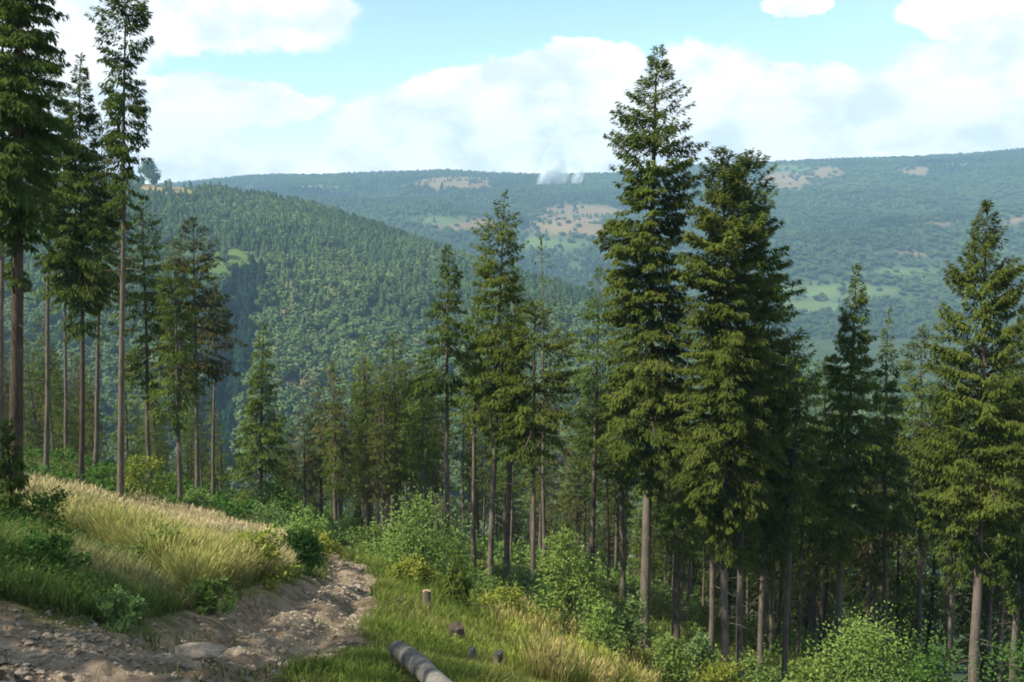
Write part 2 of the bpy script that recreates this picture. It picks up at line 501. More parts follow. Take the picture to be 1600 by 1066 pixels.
# ------------------------------------------------------------------ terrain
# trees of the near slope: name, base pixel, distance ahead, top pixel, crown foot, crown half width, trunk width,
# crown shape, needles, density, label
T = [
 # --- at the grassy bank
 ('spruce_tree', (22, 775), 34, (36, -330), 335, 74, 24, 'mass', NEEDLE_DARK, 1.9, "huge dark spruce with the thickest trunk, standing at the straw grass, top out of view"),
 ('spruce_tree', (2, 735), 46, (4, -60), 300, 75, 11, 'mass', NEEDLE_DARK, 1.8, "spruce half cut by the picture edge, with a thin trunk behind the thickest one"),
 ('spruce_tree', (72, 752), 60, (78, 100), 345, 50, 9, 'column', NEEDLE_DARK, 1.5, "slim spruce with a bare straight stem just beyond the thickest trunk"),
 ('spruce_tree', (128, 752), 55, (125, 88), 448, 54, 9, 'spire', NEEDLE_DARK, 1.9, "dark spruce with a pointed spire top and bare stem behind the tall ragged one"),
 ('spruce_tree', (187, 806), 45, (196, -25), 305, 46, 12, 'ragged', NEEDLE_DARK, 1.5, "tall ragged spruce with a long bare stem rising from the straw grass"),
 ('spruce_tree', (150, 728), 70, (160, 190), 465, 40, 8, 'column', NEEDLE_DARK, 1.5, "dark spruce with a low hanging crown between the spire top and the ragged one"),
 ('spruce_tree', (103, 740), 80, (100, 300), 470, 34, 7, 'column', NEEDLE, .8, "thin stemmed spruce in the gap among bare trunks above the straw grass"),
 ('spruce_tree', (234, 762), 72, (222, 318), 585, 46, 8, 'column', NEEDLE, 1.6, "olive spruce beside the tall ragged one, crown hanging low along its stem"),
 ('spruce_tree', (282, 800), 66, (272, 372), 640, 38, 9, 'column', NEEDLE, 1.5, "narrow green spruce in front of the browning one, stem ending in bushes"),
 ('spruce_tree', (307, 780), 72, (302, 342), 580, 52, 8, 'column', NEEDLE_BROWN, 1.7, "browning spruce with rusty foliage in its crown and a pointed top"),
 ('spruce_tree', (333, 780), 82, (335, 445), 560, 24, 6, 'column', NEEDLE_BROWN, .7, "thin half bare spruce beside the browning one, next to the dark gully"),
 ('spruce_tree', (404, 790), 85, (412, 508), 775, 54, 10, 'cone', NEEDLE, 2.0, "full cone-shaped spruce clothed to the ground below the dark gully"),
 ('spruce_tree', (345, 775), 92, (346, 668), 772, 17, 5, 'cone', NEEDLE_DARK, 1.0, "small dark young spruce next to the full cone-shaped one"),
 # --- middle group
 ('spruce_tree', (476, 800), 90, (474, 628), 735, 24, 6, 'column', NEEDLE_BROWN, .9, "brownish small spruce next to the full cone-shaped one, first of the middle row"),
 ('spruce_tree', (502, 808), 88, (496, 596), 740, 28, 7, 'column', NEEDLE_BROWN, .9, "rusty tinged spruce second in the middle row, shorter than its neighbour"),
 ('spruce_tree', (525, 828), 84, (520, 566), 700, 32, 8, 'column', NEEDLE_BROWN, 1.1, "spruce with a brownish dome-like crown above the end of the track"),
 ('spruce_tree', (575, 834), 80, (566, 528), 725, 30, 8, 'column', NEEDLE, 1.2, "narrow dark green spruce standing right above the bend of the track"),
 ('spruce_tree', (598, 838), 76, (600, 560), 740, 28, 7, 'column', NEEDLE_DARK, 1.1, "slender dark spruce squeezed between two wider ones over the track's end"),
 ('spruce_tree', (621, 825), 78, (614, 522), 735, 44, 9, 'column', NEEDLE, 1.4, "broad green spruce above the leafy bush, widest crown over the track's end"),
 ('spruce_tree', (640, 830), 82, (648, 556), 720, 30, 7, 'column', NEEDLE_DARK, 1.0, "dark spruce leaning on the broad green one above the leafy bush"),
 ('spruce_tree', (698, 900), 54, (700, 383), 585, 50, 10, 'cone', NEEDLE_DARK, 1.2, "dark spruce with a wide triangular crown on a bare stem behind the leafy bush"),
 ('spruce_tree', (740, 893), 58, (746, 470), 640, 38, 9, 'column', NEEDLE, 1.1, "spruce with a green crown tucked under the taller forked-top one"),
 ('spruce_tree', (764, 927), 52, (788, 303), 640, 50, 11, 'tall', NEEDLE, 1.4, "tall spruce with a ragged twin-pointed top and a leaning stem, middle of the view"),
 ('spruce_tree', (791, 906), 56, (806, 420), 690, 34, 11, 'column', NEEDLE, 1.0, "spruce with the palest straight stem below the twin-pointed one"),
 ('spruce_tree', (832, 982), 50, (836, 478), 690, 52, 10, 'dome', NEEDLE, 1.4, "round-topped spruce with a sunlit yellow-green crown, shorter than the twin-pointed one"),
 ('spruce_tree', (852, 880), 66, (846, 372), 545, 38, 7, 'sparse', NEEDLE_DARK, .6, "sparse spruce showing dark flat side branches behind the round-topped one"),
 ('spruce_tree', (924, 905), 60, (936, 420), 650, 42, 10, 'column', NEEDLE, 1.1, "dark spruce with slightly leaning stem beside the tallest tree's sunlit side"),
 ('spruce_tree', (890, 900), 105, (890, 700), 850, 26, 6, 'cone', NEEDLE, 1.2, "small full cone of spruce behind the bright leafy sapling"),
 ('spruce_tree', (974, 935), 58, (970, 540), 735, 42, 10, 'column', NEEDLE_DARK, 1.1, "spruce hidden behind the tallest tree's skirts, only its dark stem clear"),
 # --- the big ones
 ('spruce_tree', (1008, 1032), 49, (1028, 72), 690, 82, 19, 'tall', NEEDLE, 2.0, "tallest spruce in full view, airy pointed top against white cloud, pale stem"),
 ('spruce_tree', (1055, 1008), 54, (1062, 600), 850, 34, 15, 'column', NEEDLE, .9, "stout trunk with weak low foliage just beside the tallest spruce"),
 ('spruce_tree', (1110, 1045), 50, (1122, 480), 790, 40, 11, 'column', NEEDLE, 1.0, "thin spruce under the blunt twin-topped pair, its stem first of their row"),
 ('spruce_tree', (1134, 1078), 46, (1131, 236), 790, 78, 15, 'tallfull', NEEDLE, 1.8, "broad spruce, nearer the tallest, of the blunt twin-topped pair"),
 ('spruce_tree', (1154, 1072), 48, (1167, 240), 800, 84, 12, 'tallfull', NEEDLE, 1.8, "broad spruce forming the shaded far half of the blunt twin-topped pair"),
 ('spruce_tree', (1186, 1078), 50, (1204, 430), 830, 42, 11, 'column', NEEDLE_DARK, 1.2, "dark slender spruce in the shade of the blunt twin-topped pair"),
 ('spruce_tree', (1224, 1082), 48, (1250, 515), 790, 48, 11, 'column', NEEDLE, 1.2, "lower yellow-green spruce on a clearly leaning stem past the twin-topped pair"),
 ('spruce_tree', (1304, 1050), 50, (1338, 418), 780, 66, 13, 'cone', NEEDLE, 1.8, "bushy pointed spruce standing behind the bright green thicket"),
 ('spruce_tree', (1380, 1040), 56, (1388, 484), 800, 42, 10, 'cone', NEEDLE_DARK, 1.3, "darker spruce in the shadow side of the bushy pointed one"),
 ('spruce_tree', (1436, 1060), 60, (1440, 508), 800, 46, 10, 'column', NEEDLE, 1.2, "olive spruce filling the gap before the edge spruce with the spreading limbs"),
 ('spruce_tree', (1518, 1195), 44, (1543, 316), 800, 82, 19, 'spread', NEEDLE, 1.7, "large spruce with spreading upturned limbs and pointed top near the picture edge"),
 ('spruce_tree', (1556, 1130), 52, (1580, 560), 860, 50, 11, 'column', NEEDLE_DARK, 1.2, "dark spruce with a slender pale stem behind the spreading-limbed one"),
 ('spruce_tree', (1576, 1120), 50, (1612, 470), 880, 60, 12, 'column', NEEDLE_DARK, 1.3, "dark spruce cut off by the picture edge beside the spreading-limbed one"),
 ('spruce_tree', (1282, 1030), 58, (1290, 560), 830, 36, 8, 'column', NEEDLE_DARK, 1.0, "shaded spruce between the leaning yellow-green one and the bushy pointed one"),
 ('spruce_tree', (1480, 1070), 62, (1476, 560), 830, 44, 9, 'column', NEEDLE_DARK, 1.1, "shaded spruce just behind the spreading-limbed one's lower branches"),
]

CTRL = [(-200, 850, 14), (0, 893, 12.8), (0, 1066, 8), (130, 985, 12), (250, 1000, 12.3), (300, 985, 14), (440, 935, 21.5), (500, 900, 32), (540, 875, 42),
        (500, 858, 56), (480, 1066, 9), (490, 1000, 16), (545, 925, 29), (640, 1040, 12), (800, 1066, 12), (680, 1066, 10.5), (560, 1020, 12), (545, 965, 19),
        (850, 1010, 30), (950, 1050, 35), (720, 1000, 22), (775, 1052, 17), (600, 968, 20), (660, 948, 27), (600, 930, 29), (720, 960, 31),
        (780, 940, 40), (640, 900, 42), (1060, 1060, 40), (1200, 1110, 38), (1400, 1150, 38), (1000, 1120, 26), (1300, 1250, 26),
        (60, 790, 38), (330, 850, 42), (425, 882, 36), (250, 868, 30), (380, 893, 23.5), (100, 842, 25), (0, 818, 28), (0, 862, 16), (150, 925, 15.5),
        (300, 945, 16), (430, 912, 22.5), (478, 893, 29), (60, 905, 13.5)]
pts = [world_at(u, v, Y) for (u, v, Y) in CTRL]
wts = [1.0] * len(pts)
for (_, (u, v), Y, *_r) in T:
    if Y <= 95:
        pts.append(world_at(u, v, Y))
        wts.append(3.0)
for p in [(0, 0, -1.7), (0, -6, -0.4), (-5, 0, -1.1), (4, 0, -2.7), (0, 4, -2.75), (-30, -15, 5), (30, -15, -9), (20, 10, -12), (-30, 8, 2.0), (-35, 25, -4.5),
          (-45, 45, -12), (40, 40, -39), (45, 80, -58), (-70, 60, -14), (-80, 120, -34), (-30, 120, -46), (20, 120, -58), (80, 120, -74), (-80, 180, -74),
          (0, 180, -98), (80, 180, -112), (60, 0, -24), (-60, 0, 12)]:
    pts.append(np.array(p, float))
    wts.append(1.0)
CP3 = np.array(pts)


def tps_fit(P, z, w, lam):
    n = len(P)
    r2 = ((P[:, None] - P[None]) ** 2).sum(-1)
    K = 0.5 * r2 * np.log(r2 + 1e-9)
    A = np.zeros((n + 3, n + 3))
    A[:n, :n] = K + lam * np.diag(w)
    A[:n, n] = 1
    A[:n, n + 1:] = P
    A[n, :n] = 1
    A[n + 1:, :n] = P.T
    b = np.zeros(n + 3)
    b[:n] = z
    return np.linalg.solve(A, b)


TW = tps_fit(CP3[:, :2], CP3[:, 2], np.array(wts), 6.0)


def slope_z(x, y):
    x, y = np.asarray(x, float), np.asarray(y, float)
    sh = x.shape
    Q = np.stack([x.ravel(), y.ravel()], -1)
    out = np.empty(len(Q))
    for i in range(0, len(Q), 20000):
        q = Q[i:i + 20000]
        r2 = ((q[:, None] - CP3[None, :, :2]) ** 2).sum(-1)
        out[i:i + 20000] = (0.5 * r2 * np.log(r2 + 1e-9)) @ TW[:-3] + TW[-3] + q @ TW[-2:]
    return out.reshape(sh)


ROAD_UV = [(-420, 1030, 7.0, 2.3), (-150, 975, 9.2, 2.0), (0, 985, 9.8, 1.75), (150, 1035, 10.0, 1.7), (300, 1040, 11.2, 1.6), (400, 1000, 14.2, 1.4), (480, 963, 19.5, 1.2),
           (535, 930, 27.5, .9), (553, 902, 36, .8), (538, 880, 44, .75), (508, 868, 54, .8), (470, 862, 66, .8)]
ROAD = np.array([[*world_at(u, v, Y)[:2], w] for (u, v, Y, w) in ROAD_UV])


ROAD_NEAR = np.array([[*world_at(u, v, Y)[:2], w] for (u, v, Y, w) in [(-300, 1085, 7.2, 1.6), (150, 1085, 8.4, 1.4), (400, 1075, 9.0, .75)]])


def road_dist(x, y):
    """Signed clearance from the track edge (m, negative on the track) and offset across it."""
    best = np.full(np.shape(x), 1e9)
    off = np.zeros(np.shape(x))
    for a, b in list(zip(ROAD[:-1], ROAD[1:])) + list(zip(ROAD_NEAR[:-1], ROAD_NEAR[1:])):
        d = b[:2] - a[:2]
        L2 = d @ d
        t = np.clip(((x - a[0]) * d[0] + (y - a[1]) * d[1]) / L2, 0, 1)
        px, py = x - (a[0] + t * d[0]), y - (a[1] + t * d[1])
        w = a[2] + t * (b[2] - a[2])
        D = np.hypot(px, py)
        s = np.sign(d[0] * py - d[1] * px)
        m = D - w < best
        best = np.where(m, D - w, best)
        off = np.where(m, D * s, off)
    return best, off


def ground_z(x, y, fine=True):
    z = slope_z(x, y)
    r = np.hypot(x, y)
    rd, off = road_dist(x, y)
    near = 1 - sstep(r, 60, 110)
    on = 1 - sstep(rd + fbm(x * 0.8, y * 0.8, 5, 3) * 0.8, -0.5, 0.35)
    z = z - on * near * 0.16
    z = z - on * near * 0.17 * (np.exp(-((off - 0.55) / 0.28) ** 2) + np.exp(-((off + 0.6) / 0.28) ** 2))
    if fine:
        z = z + near * (fbm(x * 0.5, y * 0.5, 21, 4) * (0.42 - 0.15 * on) + on * (fbm(x * 2.2, y * 2.2, 31, 4) * 0.13 + fbm(x * 7, y * 7, 37, 3) * 0.12))
        ledge = fbm(x * 1.1 + 7, y * 1.1, 44, 3)
        z = z + on * near * 0.10 * sstep(ledge, -0.03, 0.03)
    z = z + (1 - near) * fbm(x * 0.06, y * 0.06, 61, 4) * 6.0
    return z


STRAW_POLY = [(40, 758), (130, 765), (190, 788), (330, 812), (440, 848), (462, 880), (440, 915), (390, 948), (320, 945), (255, 905), (200, 868), (140, 845), (85, 815), (30, 800)]
RIGHT_STRAW = [(815, 950), (900, 975), (1010, 1035), (1075, 1080), (800, 1085), (850, 1040), (780, 1000)]


def near_slope():
    ang = np.concatenate([np.radians(np.arange(-180, -36, 4.0)), np.radians(np.arange(-36, 36.01, 0.19)), np.radians(np.arange(40, 180.1, 4.0))])
    rad = np.concatenate([[0.4, 1.2, 2.0, 3.0, 4.0], 5.0 * 1.0125 ** np.arange(0, 205), 64 * 1.035 ** np.arange(0, 36)])
    A, R = np.meshgrid(ang, rad)
    X, Yy = R * np.sin(A), R * np.cos(A)
    Z = ground_z(X, Yy)
    # where the valley floor sheet takes over, dip under it
    Z = Z - sstep(R, 150, 215) * 14
    n, m = A.shape
    V = np.stack([X, Yy, Z], -1).reshape(-1, 3)
    idx = np.arange(n * m).reshape(n, m)
    Q = np.stack([idx[:-1, :-1], idx[:-1, 1:], idx[1:, 1:], idx[1:, :-1]], -1).reshape(-1, 4)[:, ::-1]
    x, y, z = V.T
    rd, _ = road_dist(x, y)
    road = 1 - sstep(rd + fbm(x * 1.3, y * 1.3, 9, 4) * 1.1, -0.25, 0.30)
    u, v = project(x, y, z)
    j = fbm(x * 0.7, y * 0.7, 12, 3)
    straw = (in_poly(u + j * 60, v + j * 40 - 6, STRAW_POLY) | in_poly(u + j * 90, v + j * 60, RIGHT_STRAW)).astype(float)
    me = mesh_from('slope', V, [(Q, 0)], [GROUND], {'road': (road, 'FLOAT'), 'straw': (straw, 'FLOAT')}, smooth=True)
    link('slope', me, kind='structure')


near_slope()

# --- valley and wooded hill beyond: crest line and its distance per bearing
UH = np.array([-900, -400, 0, 230, 350, 480, 600, 740, 850, 950, 1100, 1300, 1600, 2500], float)
VC = np.array([280, 280, 282, 286, 297, 311, 342, 386, 415, 445, 505, 560, 620, 700], float)
VC = VC + np.interp(UH, [230, 350, 480, 700, 1100], [0, 4, 12, 24, 30])
VC = VC + np.interp(UH, [480, 740, 1100], [0, 6, 14])
YC = np.array([1500, 1450, 1420, 1400, 1380, 1330, 1260, 1150, 1050, 980, 860, 760, 700, 650], float)
Y_FLOOR, Z_FLOOR = 430.0, -186.0


def ratio_v(v):
    d = CP + (CV - v) / F_PX * SP, -SP + (CV - v) / F_PX * CP
    return d[1] / d[0]


def hill_z(x, Y):
    u = CU + F_PX * x / Y * 0.985
    yc, vc = np.interp(u, UH, YC), np.interp(u, UH, VC)
    zc = yc * ratio_v(vc)
    s = np.clip((Y - Y_FLOOR) / (yc - Y_FLOOR), 0, 1)
    up = Z_FLOOR + (zc - Z_FLOOR) * (s ** 0.78 * (1 - 0.10 * s) / 0.90)
    # the crest rolls over and drops behind
    roll = np.clip(1 - s, 0, 1)
    up = up - 0 * roll
    beyond = zc - (zc + 235) * sstep(Y, yc, yc + 620)
    z = np.where(Y > yc, beyond, up)
    start = slope_z(np.clip(x, -80, 80), np.full_like(x, 150.0)) - 8
    tdn = sstep(Y, 120, Y_FLOOR)
    z = np.where(Y < Y_FLOOR, start + (Z_FLOOR - start) * tdn, z)
    # the gully: a crease running down and to the near side
    gu = np.interp(Y, [520, 700, 1000], [322, 352, 400])
    dep = np.exp(-((u - gu - 6) / 26.0) ** 2) * sstep(Y, 450, 600) * (1 - sstep(Y, 760, 960))
    z = z - 26 * dep
    amp = sstep(Y, 430, 700) * (1 - 0.85 * sstep(Y, yc - 260, yc - 30))
    z = z + fbm(x * 0.011, Y * 0.008, 71, 4) * 34 * amp
    return z


def blob(u, v, cu, cv, ru, rv):
    return np.exp(-(((u - cu) / ru) ** 2 + ((v - cv) / rv) ** 2))


def hill_cover(u, v, x, Y):
    """meadow amount (bare of trees) and the colour of the open ground there."""
    n = fbm(x * 0.02, Y * 0.02, 81, 4)
    tan = np.maximum(1.25 * blob(u, v, 268, 298, 75, 17), 1.1 * blob(u, v, 455, 608, 26, 22))
    tan = np.maximum(tan, 0.9 * blob(u, v, 452, 492, 34, 10))
    green = np.maximum(blob(u, v, 372, 402, 44, 18), 0.9 * blob(u, v, 330, 440, 46, 46))
    m = np.maximum(tan, green) + n * 0.8
    c = np.where((tan > green)[..., None], np.array([0.26, 0.20, 0.09]), np.array([0.11, 0.165, 0.045]))
    return sstep(m, 0.30, 0.78), c


def sheet(name, U, Ys, zf, coverf, mat, uscale=0.985):
    Ug, Yg = np.meshgrid(U, Ys)
    X = (Ug - CU) / F_PX / uscale * Yg
    Z = zf(X, Yg)
    n, m = Ug.shape
    V = np.stack([X, Yg, Z], -1).reshape(-1, 3)
    idx = np.arange(n * m).reshape(n, m)
    Q = np.stack([idx[:-1, :-1], idx[:-1, 1:], idx[1:, 1:], idx[1:, :-1]], -1).reshape(-1, 4)
    u, v = project(*V.T)
    md, c = coverf(u, v, V[:, 0], V[:, 1])
    me = mesh_from(name, V, [(Q, 0)], [mat], {'meadow': (md, 'FLOAT'), 'cover': (c, 'FLOAT_COLOR')}, smooth=True)
    return link(name, me, kind='structure')


sheet('valley_hill', np.arange(-900, 2501, 14.0), np.concatenate([np.arange(125, 430, 12.0), np.arange(430, 1500, 9.0), np.arange(1500, 2150, 30.0)]), hill_z, hill_cover, HILL)

# --- the far mountain
UM = np.array([-1200, -400, 0, 230, 300, 380, 440, 500, 560, 620, 700, 760, 850, 950, 1090, 1200, 1300, 1400, 1500, 1600, 2000, 2800], float)
VM = np.array([306, 300, 296, 291, 285, 276, 272, 273, 271, 269, 265, 269, 273, 271, 259, 253, 248, 245, 239, 229, 212, 220], float)
Y_MB, Y_MR = 1650.0, 4000.0


def mountain_z(x, Y):
    u = CU + F_PX * x / Y * 0.985
    zc = Y_MR * ratio_v(np.interp(u, UM, VM))
    s = np.clip((Y - Y_MB) / (Y_MR - Y_MB), 0, 1)
    z = -246 + (zc + 246) * (0.9 * s + 0.1 * np.sin(s * np.pi / 2))
    z = np.where(Y > Y_MR, zc - (Y - Y_MR) * 0.25, z)
    # side valley spurs
    sp = np.interp(u, [900, 1100, 1230, 1330, 1480, 1700, 2400], [1900, 2060, 2150, 2260, 2420, 2600, 2900])
    z = z + 44 * np.exp(-((Y - sp) / 170.0) ** 2) * sstep(u, 980, 1250)
    sp2 = np.interp(u, [300, 700, 900, 1100], [2900, 2700, 2500, 2350])
    z = z + 40 * np.exp(-((Y - sp2) / 200.0) ** 2) * sstep(u, 480, 700) * (1 - sstep(u, 960, 1150))
    amp = sstep(Y, 1700, 2100) * (1 - 0.93 * sstep(Y, 3300, 3900))
    g = np.abs(fbm(x * 0.0022 + Y * 0.0006, Y * 0.0009, 91, 4))
    z = z + (fbm(x * 0.0042, Y * 0.0030, 95, 4) * 85 - g * 110 + 18) * amp
    return z


def mountain_cover(u, v, x, Y):
    n = fbm(x * 0.004, Y * 0.004, 101, 5)
    tan = np.maximum(blob(u, v, 715, 284, 70, 12), blob(u, v, 885, 352, 85, 20))
    for b in ((905, 328, 65, 10), (735, 352, 70, 13), (1228, 280, 44, 20), (1290, 268, 44, 10), (1432, 268, 30, 9), (1590, 345, 30, 10), (1470, 350, 40, 5), (1420, 396, 70, 5)):
        tan = np.maximum(tan, 0.95 * blob(u, v, *b))
    green = np.maximum(blob(u, v, 700, 345, 60, 10), blob(u, v, 1235, 264, 60, 9))
    for b in ((1300, 455, 110, 12), (1420, 425, 80, 9), (840, 380, 80, 18), (1270, 480, 70, 11), (1500, 258, 60, 5), (500, 292, 40, 4)):
        green = np.maximum(green, 0.85 * blob(u, v, *b))
    m = np.maximum(tan, green) + n * 1.0
    c = np.where((tan > green)[..., None], np.array([0.21, 0.155, 0.085]), np.array([0.115, 0.16, 0.055]))
    return sstep(m, 0.22, 0.70) * .93, c


sheet('mountain', np.arange(-1200, 2801, 12.0), np.concatenate([np.arange(1600, 4030, 22.0), np.arange(4040, 4500, 60.0)]), mountain_z, mountain_cover, FARHILL)

# ------------------------------------------------------------------ far-off woods (instanced masses)
SRC = bpy.data.collections.new("woodland_sources")


def wood_conifer(seed, tiers, n):
    r = np.random.default_rng(seed)
    V, F = [], []
    k = 0
    for i in range(tiers):
        t0 = i / tiers
        zb, zt = 0.08 + 0.90 * t0, min(1.0, 0.08 + 0.92 * (t0 + 1.9 / tiers))
        rb = 0.20 * (1 - t0) ** 0.8 + 0.012
        a = np.arange(n) / n * 2 * np.pi + r.uniform(0, 6)
        rr = rb * r.uniform(0.65, 1.25, n)
        ring = np.stack([np.cos(a) * rr, np.sin(a) * rr, zb + r.uniform(-0.05, 0.03, n)], -1)
        V += [ring, np.array([[r.uniform(-.02, .02), r.uniform(-.02, .02), zt]])]
        F += [[k + j, k + (j + 1) % n, k + n] for j in range(n)]
        k += n + 1
    return np.vstack(V), np.array(F)


def wood_broadleaf(seed, n):
    r = np.random.default_rng(seed)
    lobes = np.array([[0, 0, .62, .33]] + [[math.cos(a) * .2, math.sin(a) * .2, r.uniform(.38, .66), r.uniform(.18, .27)] for a in r.uniform(0, 6.28, 5)])
    li = r.integers(0, len(lobes), n)
    d = norm(r.normal(size=(n, 3)))
    P = lobes[li, :3] + d * lobes[li, 3:4] * r.uniform(0.75, 1.05, (n, 1))
    D = norm(np.cross(d, r.normal(size=(n, 3))) + 0.25 * d)
    S = norm(np.cross(D, d) + 0.3 * r.normal(size=(n, 3)))
    L = r.uniform(.14, .24, n)
    V, F = rhombi(P - D * (L * .5)[:, None], D, L, L * .42, S)
    return V, F


for i in range(5):
    V, F = wood_conifer(200 + i, 6 + i % 3, 9)
    SRC.objects.link(bpy.data.objects.new("wood_a_%d" % i, mesh_from("wood_conifer", V, [(F, 0)], [WOODS])))
for i in range(4):
    V, F = wood_broadleaf(300 + i, 210)
    SRC.objects.link(bpy.data.objects.new("wood_b_%d" % i, mesh_from("wood_broadleaf", V, [(F, 0)], [WOODS])))
N_CONIF = 5


def scatter_group():
    ng = bpy.data.node_groups.new("scatter_trees", 'GeometryNodeTree')
    ng.interface.new_socket("Geometry", in_out='INPUT', socket_type='NodeSocketGeometry')
    ng.interface.new_socket("Geometry", in_out='OUTPUT', socket_type='NodeSocketGeometry')
    gi, go = ng.nodes.new('NodeGroupInput'), ng.nodes.new('NodeGroupOutput')
    iop = ng.nodes.new('GeometryNodeInstanceOnPoints')
    ci = ng.nodes.new('GeometryNodeCollectionInfo')
    ci.inputs['Collection'].default_value = SRC
    ci.inputs['Separate Children'].default_value = True
    ci.inputs['Reset Children'].default_value = True

    def attr(name, typ):
        n = ng.nodes.new('GeometryNodeInputNamedAttribute')
        n.data_type = typ
        n.inputs[0].default_value = name
        return n.outputs[0]
    L = ng.links.new
    L(gi.outputs[0], iop.inputs['Points'])
    L(ci.outputs[0], iop.inputs['Instance'])
    iop.inputs['Pick Instance'].default_value = True
    L(attr('species', 'INT'), iop.inputs['Instance Index'])
    e2r = ng.nodes.new('FunctionNodeEulerToRotation')
    L(attr('turn', 'FLOAT_VECTOR'), e2r.inputs[0])
    L(e2r.outputs[0], iop.inputs['Rotation'])
    L(attr('size', 'FLOAT_VECTOR'), iop.inputs['Scale'])
    L(iop.outputs[0], go.inputs[0])
    return ng


SCATTER = scatter_group()


def wood(name, P, species, size, tint):
    n = len(P)
    me = bpy.data.meshes.new(name)
    me.vertices.add(n)
    me.vertices.foreach_set('co', np.ascontiguousarray(P, np.float32).ravel())
    turn = np.zeros((n, 3), np.float32)
    turn[:, 2] = rng.uniform(0, 6.28, n)
    turn[:, :2] = rng.normal(0, 0.04, (n, 2))
    for k, a, typ, f in (('species', species, 'INT', 'value'), ('turn', turn, 'FLOAT_VECTOR', 'vector'), ('size', size, 'FLOAT_VECTOR', 'vector'), ('tint', tint, 'FLOAT', 'value')):
        at = me.attributes.new(k, typ, 'POINT')
        at.data.foreach_set(f, np.ascontiguousarray(a, np.int32 if typ == 'INT' else np.float32).ravel())
    o = link(name, me, kind='stuff')
    md = o.modifiers.new("scatter", 'NODES')
    md.node_group = SCATTER
    return o


def scatter_wedge(n, u0, u1, y0, y1):
    u = rng.uniform(u0, u1, n)
    y = np.sqrt(rng.uniform(y0 ** 2, y1 ** 2, n))
    return u, y, (u - CU) / F_PX / 0.985 * y


def hill_woods():
    u, Y, x = scatter_wedge(40000, -500, 1900, 330, 1480)
    yc = np.interp(u, UH, YC)
    k = Y < yc + 40
    u, Y, x = u[k], Y[k], x[k]
    z = hill_z(x, Y)
    pu, pv = project(x, Y, z)
    md, _ = hill_cover(pu, pv, x, Y)
    k = rng.uniform(size=len(u)) > md * 0.93
    u, Y, x, z, pu, pv, md = (a[k] for a in (u, Y, x, z, pu, pv, md))
    n = len(u)
    st = fbm(x * 0.012, Y * 0.012, 111, 4)
    # broadleaved wood low down on the hill, spruce plantation above, a spruce strip with painted-in shade in the gully
    broad_p = np.clip(sstep(pv, 470, 540) * 0.95 + blob(pu, pv, 300, 430, 90, 60) * .5 + blob(pu, pv, 560, 330, 120, 30) * .3 + 0.30 + st * 1.1, 0, 1)
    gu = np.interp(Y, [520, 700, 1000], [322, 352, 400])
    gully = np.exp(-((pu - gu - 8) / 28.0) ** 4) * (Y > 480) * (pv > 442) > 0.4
    leftw = sstep(pu, 350, 250)
    broad_p = np.maximum(broad_p, leftw * 0.6 * sstep(pv, 380, 430))
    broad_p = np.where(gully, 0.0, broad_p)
    broad = rng.uniform(size=n) < broad_p
    species = np.where(broad, N_CONIF + rng.integers(0, 4, n), rng.integers(0, N_CONIF, n))
    h = np.where(broad, rng.uniform(9, 16, n), rng.uniform(8, 17, n)) * np.where(gully, 1.7, 1.0)
    h = h * (0.75 + 0.25 * sstep(Y, 400, 700))
    wd = np.where(broad, h * rng.uniform(.8, 1.1, n), h * rng.uniform(1.1, 1.6, n))
    size = np.stack([wd, wd, h], -1)
    brown = blob(pu, pv, 455, 492, 40, 16) + blob(pu, pv, 455, 600, 40, 30)
    tint = np.where(broad, rng.normal(.62, .06, n), rng.normal(.42, .06, n)) + st * .7
    tint = np.where(gully, rng.normal(.03, .03, n), tint)  # gully spruces near black: the strip's shade is put into their foliage colour
    tint = np.where((rng.uniform(size=n) < brown * .2) & ~gully, rng.uniform(.86, .97, n), np.clip(tint, 0, .9))
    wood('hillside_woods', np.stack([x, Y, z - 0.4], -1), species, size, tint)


hill_woods()


def mountain_woods():
    u, Y, x = scatter_wedge(70000, -700, 2200, 1700, 4040)
    z = mountain_z(x, Y)
    pu, pv = project(x, Y, z)
    md, _ = mountain_cover(pu, pv, x, Y)
    k = rng.uniform(size=len(u)) > md
    u, Y, x, z, pu, pv = (a[k] for a in (u, Y, x, z, pu, pv))
    n = len(u)
    st = fbm(x * 0.0045, Y * 0.0045, 131, 5)
    broad = rng.uniform(size=n) < np.clip(.35 + st * 1.6 + .35 * sstep(pu, 1000, 1250), 0, 1)
    species = np.where(broad, N_CONIF + rng.integers(0, 4, n), rng.integers(0, N_CONIF, n))
    h = np.where(broad, rng.uniform(9, 13, n), rng.uniform(10, 15, n)) * (0.55 + .45 * (1 - sstep(Y, 3700, 3950)))
    wd = h * np.where(broad, rng.uniform(1.5, 2.1, n), rng.uniform(1.7, 2.5, n))
    tint = np.clip(np.where(broad, rng.normal(.50, .04, n), rng.normal(.32, .04, n)) + st * 1.0, 0, .9)
    wood('mountain_woods', np.stack([x, Y, z - 0.5], -1), species, np.stack([wd, wd, h], -1), tint)


mountain_woods()

